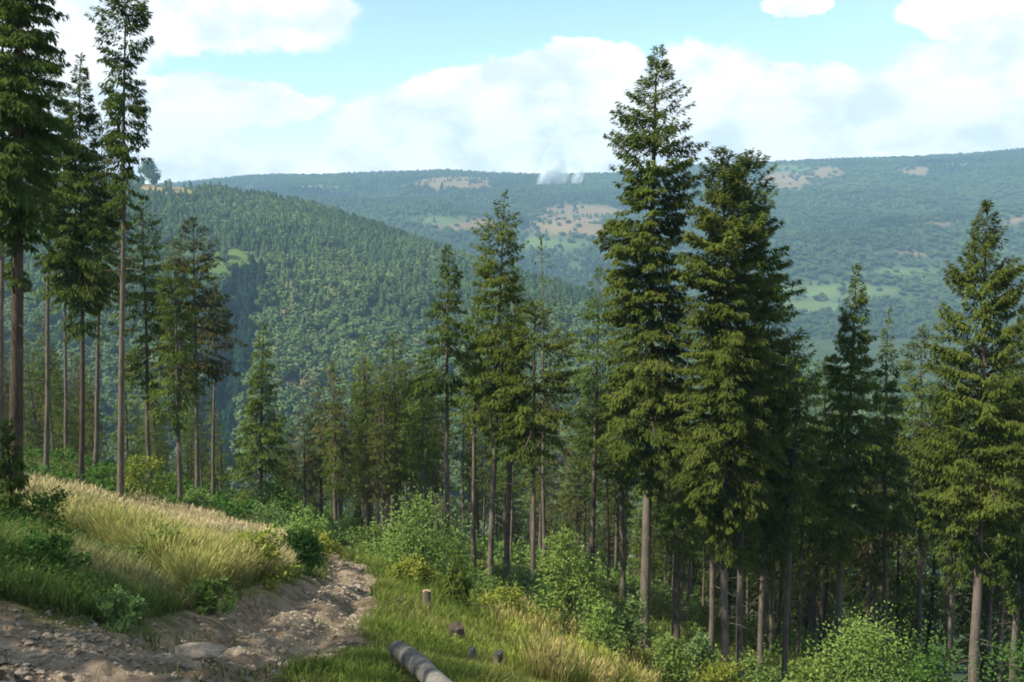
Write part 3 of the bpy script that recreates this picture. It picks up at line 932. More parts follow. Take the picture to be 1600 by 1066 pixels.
# ------------------------------------------------------------------ haze
def haze():
    me = bpy.data.meshes.new("haze")
    x0, x1, y0, y1, z0, z1 = -6200, 6200, -260, 4700, -330, 330
    V = np.array([[x, y, z] for z in (z0, z1) for y in (y0, y1) for x in (x0, x1)], float)
    F = np.array([[0, 2, 3, 1], [4, 5, 7, 6], [0, 1, 5, 4], [2, 6, 7, 3], [0, 4, 6, 2], [1, 3, 7, 5]])
    m, t, N, out = base_mat('valley_haze')
    pv = N.new('ShaderNodeVolumePrincipled')
    pv.inputs['Color'].default_value = (0.46, 0.75, 1.0, 1)
    pv.inputs['Density'].default_value = HAZE_DENSITY
    pv.inputs['Anisotropy'].default_value = 0.0
    t.links.new(pv.outputs[0], out.inputs['Volume'])
    link('haze', mesh_from('haze', V, [(F, 0)], [m]), kind='stuff')


HAZE_DENSITY = 1.4e-4
haze()

# ------------------------------------------------------------------ trees
PROFILE = {
    'cone': [(0, .70), (.07, 1), (.25, .88), (.5, .60), (.75, .33), (.92, .12), (1, .02)],
    'spire': [(0, .7), (.1, 1), (.4, .95), (.6, .62), (.75, .35), (.9, .20), (1, .02)],
    'column': [(0, .55), (.10, .9), (.35, 1), (.6, .80), (.8, .5), (.93, .25), (1, .04)],
    'tall': [(0, .62), (.08, .95), (.3, .96), (.5, .9), (.68, .86), (.8, .72), (.9, .42), (.97, .16), (1, .03)],
    'tallfull': [(0, .6), (.08, .85), (.25, .98), (.5, 1), (.7, .85), (.85, .62), (.95, .33), (1, .08)],
    'mass': [(0, .6), (.06, .95), (.3, 1), (.6, .95), (.85, .6), (1, .05)],
    'ragged': [(0, .5), (.06, .7), (.14, .45), (.25, .85), (.45, .9), (.6, .65), (.7, .95), (.85, .9), (.95, .5), (1, .12)],
    'dome': [(0, .55), (.15, .95), (.4, 1), (.65, .85), (.85, .6), (1, .15)],
    'sparse': [(0, .8), (.2, 1), (.5, .85), (.8, .45), (1, .05)],
    'spread': [(0, .75), (.15, 1), (.35, .95), (.5, .82), (.62, .55), (.72, .62), (.8, .42), (.9, .25), (1, .03)],
}


def trunk_mesh(h, r0, rg, cb, mat):
    n = 16
    t = np.linspace(0, 1, n) ** 1.15
    z = -1.2 + t * (h + 1.2)
    wob = np.cumsum(rg.normal(0, 0.020, (n, 2)), 0) * (h / 20)
    wob -= wob[-1] * t[:, None]
    path = np.stack([wob[:, 0], wob[:, 1], z], -1)
    tt = np.clip(z / h, 0, 1)
    rad = r0 * ((1 - tt) ** 0.72 * 0.97 + 0.03) * (1 + 0.45 * np.exp(-np.clip(z, 0, 9) / 0.45))
    V, Q, Tm = tube(path, rad, 9)
    Vs, Qs, Ts = [V], [Q], [Tm]
    k = len(V)
    # dead branch stubs under the crown
    ns = int(rg.integers(22, 44))
    for _ in range(ns):
        zz = rg.uniform(0.35 * cb, min(cb * 1.15, h * .9))
        a = rg.uniform(0, 6.28)
        l = rg.uniform(0.2, 1.5)
        d = np.array([math.cos(a), math.sin(a), rg.uniform(-.35, .1)])
        p = np.array([np.interp(zz, z, path[:, 0]), np.interp(zz, z, path[:, 1]), zz])
        v, q, tm = tube([p, p + d * l * .6, p + d * l + np.array([0, 0, -.1 * l])], [0.022, 0.014, 0.004], 3, cap=False)
        Vs.append(v)
        Qs.append(q + k)
        k += len(v)
    return mesh_from('trunk', np.vstack(Vs), [(np.vstack(Qs), 0), (np.vstack(Ts), 0)], [mat], smooth=True), (z, path)


def crown_mesh(h, cb, hw, style, dens, rg, mat, fine=1.0, droop=1.0, lean=None):
    """Spruce crown: whorled drooping limbs, each hung with many slim sprays of needles."""
    prof = np.array(PROFILE[style])
    ch = h - cb
    nb = int(max(30, ch * (17.0 if style != 'sparse' else 7.0) * dens ** 0.5 / fine ** 0.3))
    tb = np.sort(rg.uniform(0, 1, nb) ** 0.95)
    low = rg.uniform(size=nb) < .07                            # a few weak limbs hang on below the crown
    wh = 0.55 / ch                                             # gather into loose whorls
    tb = np.clip(np.round(tb / wh) * wh + rg.normal(0, wh * 0.6, nb), 0, 0.995)
    tb = np.where(low, -rg.uniform(0, .22, nb) * min(1, cb / ch), tb)
    az = rg.uniform(0, 2 * np.pi, nb)
    ph = rg.uniform(0, 50)
    clump = vnoise(az / (2 * np.pi) * 5 + ph, tb * ch * 0.55, int(rg.integers(0, 999)))
    L = hw * np.interp(tb, prof[:, 0], prof[:, 1]) * (0.60 + 0.58 * clump) * rg.uniform(0.8, 1.12, nb)
    L = np.maximum(L * np.where(low, .55, 1), 0.12)
    up = np.interp(tb, [0, .25, .6, 1], [-.42, -.22, .12, .95]) * droop + rg.normal(0, .10, nb)
    if style == 'spread':
        up = up + 0.10
    out = np.stack([np.cos(az), np.sin(az), np.zeros(nb)], -1)
    lat = np.stack([-np.sin(az), np.cos(az), np.zeros(nb)], -1)
    base = np.stack([np.zeros(nb), np.zeros(nb), cb + tb * ch], -1)
    curl = rg.uniform(.10, .32, nb) + (0.18 if style == 'spread' else 0)

    def along(i, s):
        li = L[i]
        zz = li * (up[i] * s - 0.30 * s * s + curl[i] * s ** 3)
        return base[i] + out[i] * (li * s)[:, None] + np.array([0, 0, 1.0]) * zz[:, None]
    # limbs as thin ribbons
    s5 = np.array([0, .35, .7, 1.0])
    Vl, Fl = [], []
    for j, s in enumerate(s5):
        p = along(np.arange(nb), np.full(nb, s))
        w = (0.035 * (1 - s) + 0.008) * np.minimum(1, L / 2)
        Vl += [p + lat * w[:, None], p - lat * w[:, None] - np.array([0, 0, .01])]
    Vl = np.stack(Vl, 1).reshape(-1, 3)
    b8 = np.arange(nb)[:, None] * 8
    Fl = np.vstack([b8 + np.array([2 * j, 2 * j + 1, 2 * j + 3, 2 * j + 2]) for j in range(3)])
    # sprays
    airy = np.interp(tb, [0, .55, .8, 1], [1, 1, .62, .8]) if style == 'tall' else 1.0
    m = np.maximum(5, (L * (35.0 if fine < 1.2 else 26.0) * dens * airy / fine).astype(int))
    i = np.repeat(np.arange(nb), m)
    ns = len(i)
    s = rg.uniform(0.12, 1.0, ns) ** 0.72
    side = rg.choice([-1.0, 1.0], ns)
    li = L[i]
    spread = 0.36 * li * (1.05 - s) + 0.05                     # side twigs fan out from the limb
    q = rg.uniform(0, 1, ns)
    P = along(i, s) + lat[i] * (side * spread * q)[:, None] + out[i] * (spread * q * .5)[:, None]
    P[:, 2] -= (spread * q) * 0.35 + rg.uniform(-.06, .10, ns)
    hang = np.interp(tb[i], [0, .6, 1], [1.5, 1.0, -.15]) * rg.uniform(.3, 1.4, ns)
    D = norm(out[i] * rg.uniform(.2, .9, ns)[:, None] + lat[i] * (side * rg.uniform(.1, .8, ns))[:, None] - np.array([0, 0, 1.0]) * hang[:, None] + rg.normal(0, .16, (ns, 3)))
    S = norm(np.cross(D, norm(rg.normal(0, .6, (ns, 3)) + np.array([0, 0, 1.0]) + out[i] * .5)))
    Ls = rg.uniform(.14, .32, ns) * (0.72 + 0.28 * np.minimum(1, li / 1.5)) * fine ** 0.5
    W = Ls * rg.uniform(.11, .19, ns)
    Vn, Fn = rhombi(P, D, Ls, W, S)
    # leader shoot
    top = rg.integers(8, 14)
    zt = h - rg.uniform(0, 1.0, top)
    at = rg.uniform(0, 6.28, top)
    Dt = norm(np.stack([np.cos(at) * .6, np.sin(at) * .6, np.ones(top)], -1))
    Vt, Ft = rhombi(np.stack([np.zeros(top), np.zeros(top), zt], -1), Dt, np.full(top, .42), np.full(top, .05), norm(np.cross(Dt, rg.normal(size=(top, 3)))))
    V = np.vstack([Vn, Vt, Vl])
    nN, nT = len(Vn), len(Vt)
    tint = np.concatenate([np.repeat(np.clip(rg.normal(.45, .22, ns) + .3 * (s - .6), 0, 1), 4), np.full(nT, .6), np.full(len(Vl), .3)])
    if lean is not None:
        z, path = lean
        V = V.copy()
        V[:, 0] += np.interp(V[:, 2], z, path[:, 0])
        V[:, 1] += np.interp(V[:, 2], z, path[:, 1])
    return mesh_from('crown', V, [(np.vstack([Fn, Ft + nN]), 0), (Fl + nN + nT, 1)], [mat, BARK_DARK], {'tint': (tint, 'FLOAT')})


def gz(x, y):
    return float(ground_z(np.array([x]), np.array([y]), False)[0])


def tree_root(name, x, y, z, tilt_x=0.0, tilt_y=0.0, rz=0.0, **kw):
    r = link(name, None, **kw)
    r.empty_display_size = 0.5
    r.location = (x, y, z)
    r.rotation_euler = (tilt_y, tilt_x, rz)
    return r


for ti, (nm, (ub, vb), Yd, (ut, vt), cv, hwp, tw, style, needles, dens, label) in enumerate(T):
    rg = np.random.default_rng(1000 + ti)
    p = world_at(ub, vb, Yd)
    zg = gz(p[0], Yd)
    top = world_at(ut, vt, Yd)
    cbp = world_at(ub + (ut - ub) * (cv - vb) / (vt - vb), cv, Yd)
    h = float(np.hypot(top[2] - zg, top[0] - p[0]))
    lean = math.atan2(top[0] - p[0], top[2] - zg)
    mpp = Yd / F_PX / 0.97
    root = tree_root(nm, p[0], Yd, zg, tilt_x=lean, label=label, cat='tree')
    cb = max(float(cbp[2] - zg), 0.35)
    tm, ln = trunk_mesh(h, tw * mpp * 0.5 * 0.92, rg, cb, BARK if needles is not NEEDLE_DARK else (BARK if ti % 3 else BARK_DARK))
    link('trunk', tm, root)
    fine = float(np.clip(Yd / 52.0, 0.8, 1.8))
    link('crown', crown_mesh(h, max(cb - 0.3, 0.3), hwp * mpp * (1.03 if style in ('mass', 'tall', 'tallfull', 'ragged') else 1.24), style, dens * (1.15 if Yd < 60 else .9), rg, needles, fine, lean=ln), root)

# --- spruces further down the slope: a few shapes, many individuals
PROTO = []
for k in range(6):
    rg = np.random.default_rng(5000 + k)
    hh = 20.0
    cb = [8.0, 6.5, 9.5, 5.0, 7.5, 3.0][k]
    tm, ln = trunk_mesh(hh, 0.17, rg, cb, [BARK, BARK_DARK][k % 2])
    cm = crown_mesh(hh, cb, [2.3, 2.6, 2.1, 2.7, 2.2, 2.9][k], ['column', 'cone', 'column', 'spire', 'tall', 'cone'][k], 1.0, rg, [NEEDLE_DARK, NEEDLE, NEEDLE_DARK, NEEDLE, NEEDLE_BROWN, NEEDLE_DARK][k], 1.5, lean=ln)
    PROTO.append((link('trunk', tm), link('crown', cm)))
for a in PROTO:
    for o in a:
        COL.objects.unlink(o)


def copy_spruce(k, x, y, hgt, wide, label, group):
    r = tree_root('spruce_tree', x, y, gz(x, y) - 0.1, rng.normal(0, .02), rng.normal(0, .02), rng.uniform(0, 6.28), label=label, cat='tree', group=group)
    s = hgt / 20.0
    r.scale = (s * wide, s * wide, s)
    for src in PROTO[k]:
        c = src.copy()
        COL.objects.link(c)
        c.parent = r
    return r


placed = [(world_at(u, v, Y)[0], Y) for (_, (u, v), Y, *_r) in T]


def fill(n, u0, u1, y0, y1, topf, label, group, kinds, mind=2.6):
    done = tries = 0
    while done < n and tries < n * 60:
        tries += 1
        Y = float(np.sqrt(rng.uniform(y0 ** 2, y1 ** 2)))
        u = rng.uniform(u0, u1)
        x = (u - CU) / F_PX / 0.97 * Y
        if any((x - a) ** 2 + (Y - b) ** 2 < mind ** 2 for a, b in placed):
            continue
        if float(road_dist(np.array([x]), np.array([Y]))[0][0]) < 1.5:
            continue
        zg = gz(x, Y)
        vt = topf(u) + rng.uniform(-25, 70)
        ht = Y * ratio_v(vt) - zg
        if ht < 5 or ht > 30:
            continue
        placed.append((x, Y))
        copy_spruce(int(rng.choice(kinds)), x, Y, ht, rng.uniform(.8, 1.15), label, group)
        done += 1


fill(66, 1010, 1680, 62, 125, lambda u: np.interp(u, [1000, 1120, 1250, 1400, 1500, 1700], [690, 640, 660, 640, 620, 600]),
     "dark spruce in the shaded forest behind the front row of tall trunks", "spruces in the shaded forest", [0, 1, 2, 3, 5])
fill(22, 440, 720, 78, 112, lambda u: np.interp(u, [440, 560, 720], [640, 575, 560]),
     "slim spruce with a bare lower stem in the band beyond the track's end", "slim spruces beyond the track's end", [0, 1, 2, 4], 2.0)
fill(20, 560, 1000, 58, 92, lambda u: np.interp(u, [560, 700, 850, 1000], [600, 560, 590, 600]),
     "slender spruce with a thin bare stem standing among the middle row", "slender spruces of the middle stand", [0, 2, 4], 2.2)
fill(18, 1040, 1600, 50, 70, lambda u: np.interp(u, [1040, 1200, 1400, 1600], [640, 600, 600, 600]),
     "slender spruce with a thin bare stem standing among the big front spruces", "slender spruces among the big ones", [0, 2, 4], 2.2)
fill(36, -40, 345, 88, 135, lambda u: np.interp(u, [0, 100, 200, 340], [510, 520, 560, 610]),
     "olive spruce seen between bare trunks beyond the straw grass bank", "spruces beyond the grass bank", [0, 1, 3, 4])
fill(34, 430, 1010, 90, 150, lambda u: np.interp(u, [430, 560, 700, 800, 1000], [665, 640, 640, 690, 720]),
     "small spruce standing down in the hollow behind the middle row", "spruces down in the hollow", [0, 1, 2, 3, 4])

# three spruces of the same stand just beside the track: they cast the shade that lies on it
for (x, y, hgt, k) in ((-13.5, 5.4, 18, 5), (-15.5, 10.6, 15, 5), (-22.0, 20.5, 17, 5)):
    copy_spruce(k, x, y, hgt, 1.55, "spruce beside the track just out of view, casting shade over it", "spruces shading the track")

# ------------------------------------------------------------------ bushes and saplings
def bush_meshes(w, h, rg, mat, leaf=0.13, n_leaf=1500, n_cl=16, tree=False, conifer=False):
    cl = []
    for _ in range(n_cl):
        a, q = rg.uniform(0, 6.28), rg.uniform(0, 1) ** .5
        t = rg.uniform(.30 if tree else .12, .95)
        ww = (np.interp(t, [.1, .35, .6, .95], [.75, 1, .8, .25]) if tree else np.interp(t, [0, .4, .7, 1], [.95, 1, .8, .35])) * w * .5
        cl.append((math.cos(a) * q * ww, math.sin(a) * q * ww, t * h, rg.uniform(.16, .30) * min(w, h) * (.8 if tree else 1)))
    cl = np.array(cl)
    i = rg.integers(0, n_cl, n_leaf)
    d = norm(rg.normal(size=(n_leaf, 3)) * np.array([1.15, 1.15, .75]))
    P = cl[i, :3] + d * cl[i, 3:4] * (rg.uniform(.25, 1.1, (n_leaf, 1)))
    P[:, 2] = np.maximum(P[:, 2], 0.03)
    D = norm(d * .6 + rg.normal(0, .7, (n_leaf, 3)) + np.array([0, 0, -.15]))
    S = norm(np.cross(D, norm(rg.normal(0, .5, (n_leaf, 3)) + np.array([0, 0, 1.0]))))
    L = rg.uniform(.7, 1.35, n_leaf) * leaf
    V, F = rhombi(P, D, L, L * .33, S)
    tint = np.repeat(np.clip(rg.normal(.5, .25, n_leaf), 0, 1), 4)
    fol = mesh_from('foliage', V, [(F, 0)], [mat], {'tint': (tint, 'FLOAT')})
    Vs, Qs, k = [], [], 0
    if tree:
        v, q, _ = tube([[0, 0, -.3], [.03 * w, 0, h * .4], [0, .02 * w, h * .88]], [.022 * h ** .8, .015 * h ** .8, .006], 6, False)
        Vs.append(v); Qs.append(q); k = len(v)
    for c in cl[:10]:
        p0 = np.array([0, 0, max(0.05, c[2] * .45)]) if tree else np.array([c[0] * .12, c[1] * .12, -.1])
        mid = p0 * .5 + c[:3] * .5 + np.array([0, 0, .06 * h])
        v, q, _ = tube([p0, mid, c[:3]], [.010 * h ** .5, .007 * h ** .5, .003], 4, False)
        Vs.append(v); Qs.append(q + k); k += len(v)
    stem = mesh_from('stem', np.vstack(Vs), [(np.vstack(Qs), 0)], [BARK_DARK], smooth=True)
    return fol, stem


# name, category, centre pixel u, foot v, distance, width px, height px, leaves, leaf size m, leaves count, tree-like, label
B = [
 ('sapling', 'sapling', 886, 1000, 38, 112, 172, LEAF_BRIGHT, .13, 3400, True, "light green leafy sapling with a thin dark stem in front of the pines' trunks"),
 ('bush', 'bush', 660, 912, 45, 125, 135, LEAF, .14, 4600, False, "large rounded leafy bush at the foot of the wide triangular-crowned spruce"),
 ('bush', 'bush', 612, 880, 48, 80, 66, LEAF_BRIGHT, .16, 1500, False, "lighter leafy bush beside the track end, adjoining the large rounded one"),
 ('bush', 'bush', 575, 872, 56, 70, 46, LEAF, .16, 1200, False, "low bush right where the track disappears downhill"),
 ('bush', 'bush', 530, 856, 62, 76, 44, LEAF_PALE, .17, 1100, False, "pale low bush closing off the far end of the track"),
 ('bush', 'bush', 478, 862, 50, 92, 62, LEAF, .16, 1600, False, "green bush behind the dark end of the grassy bank"),
 ('bush', 'bush', 420, 850, 56, 90, 62, LEAF_PALE, .16, 1500, False, "airy pale bush behind the straw grass crest, under the cone-shaped spruce"),
 ('bush', 'bush', 360, 828, 58, 90, 50, LEAF_DARK, .16, 1400, False, "dark green bush behind the straw grass, between the browning and the cone-shaped spruce"),
 ('bush', 'bush', 300, 815, 58, 76, 46, LEAF, .16, 1200, False, "bush at the stem foot of the narrow green spruce, behind straw grass"),
 ('bush', 'bush', 228, 790, 56, 66, 78, LEAF_YEL, .16, 1700, False, "bright yellow-green bush just past the tall ragged spruce's stem"),
 ('bush', 'bush', 160, 772, 58, 70, 40, LEAF_DARK, .16, 1000, False, "dim low bush between the bare stems behind the straw grass crest"),
 ('bush', 'bush', 470, 912, 29, 72, 74, LEAF_DARK, .12, 2400, False, "dark green bush forming the end of the bank beside the track"),
 ('bush', 'bush', 400, 925, 22.5, 120, 88, LEAF_YEL, .085, 3200, False, "bright weedy bush low on the bank, facing the track"),
 ('bush', 'bush', 322, 962, 16.5, 120, 50, LEAF, .06, 2200, False, "weeds hanging over the track below the straw grass"),
 ('bush', 'bush', 168, 985, 12.6, 120, 52, LEAF_PALE, .05, 2200, False, "pale feathery tuft of weeds at the bank foot nearest the camera"),
 ('bush', 'bush', 60, 905, 15.0, 150, 70, LEAF_DARK, .07, 2400, False, "dark leafy weeds on the bank below the thickest trunk, over bare soil"),
 ('bush', 'bush', 250, 900, 19, 120, 60, LEAF, .08, 2000, False, "broad weeds in the green dip of the bank"),
 ('bush', 'bush', 62, 830, 26, 120, 60, LEAF_DARK, .09, 2000, False, "deep green weeds just below the thickest trunk's foot"),
 ('bush', 'bush', 792, 985, 34, 84, 66, LEAF_YEL, .13, 1700, False, "yellow-green bush between the small bushy young spruce and the leaning thin stem"),
 ('bush', 'bush', 985, 1035, 38, 74, 110, LEAF_PALE, .14, 2000, True, "pale upright bush between the leafy sapling and the tallest spruce's stem"),
 ('bush', 'bush', 935, 1012, 36, 72, 74, LEAF_BRIGHT, .13, 1500, False, "medium green bush under the leafy sapling, on its shaded side"),
 ('bush', 'bush', 1045, 1068, 36, 80, 66, LEAF, .13, 1700, False, "green bush at the foot of the tallest spruce's stem"),
 ('bush', 'bush', 1092, 1072, 35, 60, 84, LEAF_PALE, .13, 1300, True, "twiggy pale bush in front of the twin-topped pair's stems"),
 ('bush', 'bush', 1175, 1100, 36, 110, 66, LEAF, .13, 1700, False, "bush at the frame bottom under the dark slender spruce"),
 ('bush', 'bush', 1345, 1100, 34, 160, 132, LEAF_BRIGHT, .11, 6000, False, "big bright green thicket at the frame bottom below the bushy pointed spruce"),
 ('bush', 'bush', 1270, 1096, 35, 96, 80, LEAF_BRIGHT, .14, 1900, False, "smaller green thicket beside the big bright one, toward the leaning stem"),
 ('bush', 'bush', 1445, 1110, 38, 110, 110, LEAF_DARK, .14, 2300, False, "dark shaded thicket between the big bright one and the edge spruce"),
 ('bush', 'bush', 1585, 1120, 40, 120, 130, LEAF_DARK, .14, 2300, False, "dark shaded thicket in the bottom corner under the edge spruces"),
 ('bush', 'bush', 850, 962, 46, 60, 50, LEAF, .14, 1100, False, "small green bush behind the leafy sapling, near the thin leaning stem"),
 ('bush', 'bush', 740, 920, 48, 70, 40, LEAF, .14, 1100, False, "low green bush behind the small bushy young spruce"),
]
B += [
 ('bush', 'bush', 706, 905, 50, 90, 66, LEAF, .16, 1700, False, "green bush behind the large rounded one's shaded side, round the triangular-crowned spruce's stem"),
 ('bush', 'bush', 820, 960, 42, 90, 60, LEAF_PALE, .15, 1700, False, "pale bush behind the yellow-green one, between two thin stems"),
 ('bush', 'bush', 905, 975, 43, 110, 60, LEAF_BRIGHT, .15, 1800, False, "wide bush low behind the leafy sapling"),
 ('bush', 'bush', 640, 962, 36, 90, 62, LEAF_YEL, .12, 1700, False, "yellow-green bush just behind the pale cut stump"),
 ('bush', 'bush', 760, 958, 38, 70, 46, LEAF, .13, 1200, False, "little green bush behind the small bushy young spruce"),
 ('bush', 'bush', 1120, 1100, 34, 90, 60, LEAF_YEL, .13, 1500, False, "yellowish bush at the frame bottom under the twin-topped pair"),
 ('bush', 'bush', 505, 880, 40, 60, 44, LEAF_YEL, .12, 1000, False, "small yellowish bush on the bank end where the track bends"),
 ('bush', 'bush', 440, 800, 75, 90, 50, LEAF_DARK, .2, 1300, False, "shaded bush low between the cone-shaped spruce and the brownish row"),
]
for bi, (nm, cat, u, vf, Yd, wp, hp, mat, leaf, nl, tr, label) in enumerate(B):
    rg = np.random.default_rng(7000 + bi)
    mpp = Yd / F_PX / 0.95
    p = world_at(u, vf, Yd)
    zg = gz(p[0], Yd)
    top_z = world_at(u, vf - hp, Yd)[2]
    hgt = max(hp * mpp * .7, top_z - zg)
    fol, stem = bush_meshes(wp * mpp * 1.02, hgt, rg, mat, leaf, nl, 10 + nl // 130, tr)
    r = tree_root(nm, p[0], Yd, zg, label=label, cat=cat)
    link('foliage', fol, r)
    link('stem', stem, r)

# young spruces
for si, (u, vf, Yd, hp, hwp, mat, label) in enumerate([
        (716, 988, 32, 92, 38, NEEDLE, "small bushy young spruce beside the pale cut stump"),
        (24, 845, 26, 165, 40, NEEDLE_DARK, "dark young spruce hugging the foot of the thickest trunk"),
        (560, 850, 70, 60, 18, NEEDLE_DARK, "little young spruce behind the bushes where the track ends"),
        (880, 1012, 33, 62, 20, NEEDLE_DARK, "tiny dark young spruce under the leafy sapling")]):
    rg = np.random.default_rng(8000 + si)
    mpp = Yd / F_PX / 0.95
    p = world_at(u, vf, Yd)
    zg = gz(p[0], Yd)
    hgt = hp * mpp
    r = tree_root('young_spruce', p[0], Yd, zg, label=label, cat='young tree')
    tm, ln = trunk_mesh(hgt, 0.04 + .008 * hgt, rg, hgt * .15, BARK_DARK)
    link('trunk', tm, r)
    link('crown', crown_mesh(hgt, 0.08 * hgt, hwp * mpp, 'cone', 2.2, rg, mat, .55, lean=ln), r)

# lone broadleaf on the hill crest
x_, y_ = (248 - CU) / F_PX / .985 * 1385, 1385.0
zz_ = float(hill_z(np.array([x_]), np.array([y_]))[0])
fol, stem = bush_meshes(30, 33, np.random.default_rng(77), LEAF_DARK, 2.6, 2400, 26, True)
r = tree_root('lone_tree', x_, y_, zz_, label="lone rounded tree on the skyline of the wooded hill, by the tall ragged spruce", cat='tree')
link('crown', fol, r)
link('trunk', stem, r)

# ------------------------------------------------------------------ log, stumps, stones
def grounded(u, v, Y):
    p = world_at(u, v, Y)
    return np.array([p[0], Y, gz(p[0], Y)])


def hit(u, v):
    Ys = np.linspace(6, 40, 1400)
    d = unit_dir(u, v)
    P = d[None] / d[1] * Ys[:, None]
    k = np.argmax(P[:, 2] < slope_z(P[:, 0], P[:, 1]))
    return P[k]


def fallen_log():
    a, b = hit(622, 1042), hit(748, 1152)
    za, zb = gz(a[0], a[1]) + .20, gz(b[0], b[1]) + .14
    A, Bv = np.array([a[0], a[1], za]), np.array([b[0], b[1], zb])
    d = Bv - A
    L = np.linalg.norm(d)
    n = 14
    s = np.linspace(0, 1, n)
    path = np.stack([s * L, .03 * np.sin(s * 4), .02 * np.sin(s * 5 + 1)], -1)
    rad = .112 * (1 + .06 * np.sin(s * 9) + rng.normal(0, .015, n))
    V, Q, Tm = tube(path, rad, 16)
    V[:-2] *= (1 + rng.normal(0, .006, (len(V) - 2, 1)))
    q = Vector(d).to_track_quat('X', 'Z')
    o = tree_root('fallen_log', *A, label="grey weathered log lying in the grass beside the track, one end cut", cat='log')
    o.rotation_mode = 'QUATERNION'
    o.rotation_quaternion = q
    link('bark', mesh_from('bark', V, [(Q, 0)], [BARK_GREY], smooth=True), o)
    V2 = np.vstack([np.stack([np.full(16, -.004), np.cos(np.arange(16) / 16 * 6.283) * .104, np.sin(np.arange(16) / 16 * 6.283) * .104], -1), [[-.012, 0, 0]]])
    F2 = np.array([[j, (j + 1) % 16, 16] for j in range(16)])
    link('cut_end', mesh_from('cut_end', V2, [(F2, 0)], [BARK_DARK]), o)


fallen_log()


def stump(u, v, Y, r, h, bark, top, label, tilt=0.0):
    p = grounded(u, v, Y)
    o = tree_root('tree_stump', *p, tilt_x=tilt, label=label, cat='stump')
    n = 14
    zs = np.array([-.25, 0, .12 * h, .5 * h, h])
    rr = r * np.array([1.5, 1.35, 1.12, 1.0, .98])
    th = np.arange(n) / n * 6.283
    wob = 1 + .09 * np.sin(th * 3 + rng.uniform(0, 6)) + rng.normal(0, .03, n)
    V = np.stack([np.stack([np.cos(th) * q * wob, np.sin(th) * q * wob, np.full(n, z)], -1) for q, z in zip(rr, zs)]).reshape(-1, 3)
    V[-n:, 2] += rng.normal(0, .02, n)
    i = np.arange(4)[:, None] * n
    j = np.arange(n)[None]
    Q = np.stack([i + j, i + (j + 1) % n, i + n + (j + 1) % n, i + n + j], -1).reshape(-1, 4)
    link('bark', mesh_from('bark', V, [(Q, 0)], [bark], smooth=True), o)
    Vt = np.vstack([V[-n:] * np.array([.98, .98, 1]) + np.array([0, 0, -.004]), [[0, 0, h + .01]]])
    link('cut_top', mesh_from('cut_top', Vt, [(np.array([[k, (k + 1) % n, n] for k in range(n)]), 0)], [top]), o)


stump(667, 950, 27, .125, .58, BARK, WOOD_CUT, "pale freshly cut stump on the grass, tallest and brightest of the stumps")
stump(624, 962, 25, .10, .24, BARK_DARK, BARK_DARK, "small dark stub at the end of the earthen ridge by the track")
stump(712, 1008, 21.5, .19, .34, BARK_DARK, BARK_DARK, "dark rotten stump in the shaded grass behind the log")
stump(776, 1072, 16.5, .085, .42, BARK, BARK_GREY, "thin grey broken stub standing in yellow grass at the frame bottom", .08)
stump(738, 1046, 18, .07, .26, BARK_GREY, BARK_GREY, "low splintered grey stub among dry twigs behind the log")


def stone_mesh(seed, flat=.55):
    import bmesh
    bm = bmesh.new()
    bmesh.ops.create_icosphere(bm, subdivisions=2, radius=1.0)
    r = np.random.default_rng(seed)
    ds = norm(r.normal(size=(9, 3)))
    cut = r.uniform(.55, .9, 9)
    for v in bm.verts:
        c = np.array(v.co)
        for d, k in zip(ds, cut):
            e = c @ d - k
            if e > 0:
                c = c - d * e * .92
        c = c * (1 + r.normal(0, .02))
        v.co = Vector((c[0], c[1], c[2] * flat))
    me = bpy.data.meshes.new('stone')
    bm.to_mesh(me)
    bm.free()
    me.materials.append(STONE)
    return me


STONES = [stone_mesh(400 + i, rng.uniform(.4, .75)) for i in range(9)]


def on_track(n, y0, y1, spread=1.0):
    out = []
    while len(out) < n:
        k = rng.integers(0, len(ROAD) - 1)
        t = rng.uniform()
        a, b = ROAD[k], ROAD[k + 1]
        c = a + (b - a) * t
        d = norm((b - a)[:2])
        o = rng.normal(0, .55) * c[2] * spread
        x, y = c[0] - d[1] * o, c[1] + d[0] * o
        if y0 < y < y1:
            out.append((x, y))
    return out


for (x, y) in on_track(46, 9.0, 17) + on_track(34, 17, 44):
    s = float(np.clip(rng.gamma(2.2, .022), .035, .13)) * (1 + max(0, y - 14) * .03)
    o = link('stone', STONES[int(rng.integers(0, 9))], label="loose pale stone lying on the rutted dirt track", cat='stone', group='loose stones on the dirt track')
    o.location = (x, y, float(ground_z(np.array([x]), np.array([y]))[0]) + s * .12)
    o.rotation_euler = (rng.normal(0, .2), rng.normal(0, .2), rng.uniform(0, 6.28))
    o.scale = (s, s * rng.uniform(.65, 1), s)

p = world_at(315, 1033, 11.2)
sl = link('stone_slab', stone_mesh(555, .22), label="flat grey slab jutting over a washed-out hollow in the track", cat='stone')
sl.location = (p[0], p[1], float(ground_z(np.array([p[0]]), np.array([p[1]]))[0]) + .10)
sl.scale = (.36, .22, .40)
sl.rotation_euler = (-.1, .1, .15)


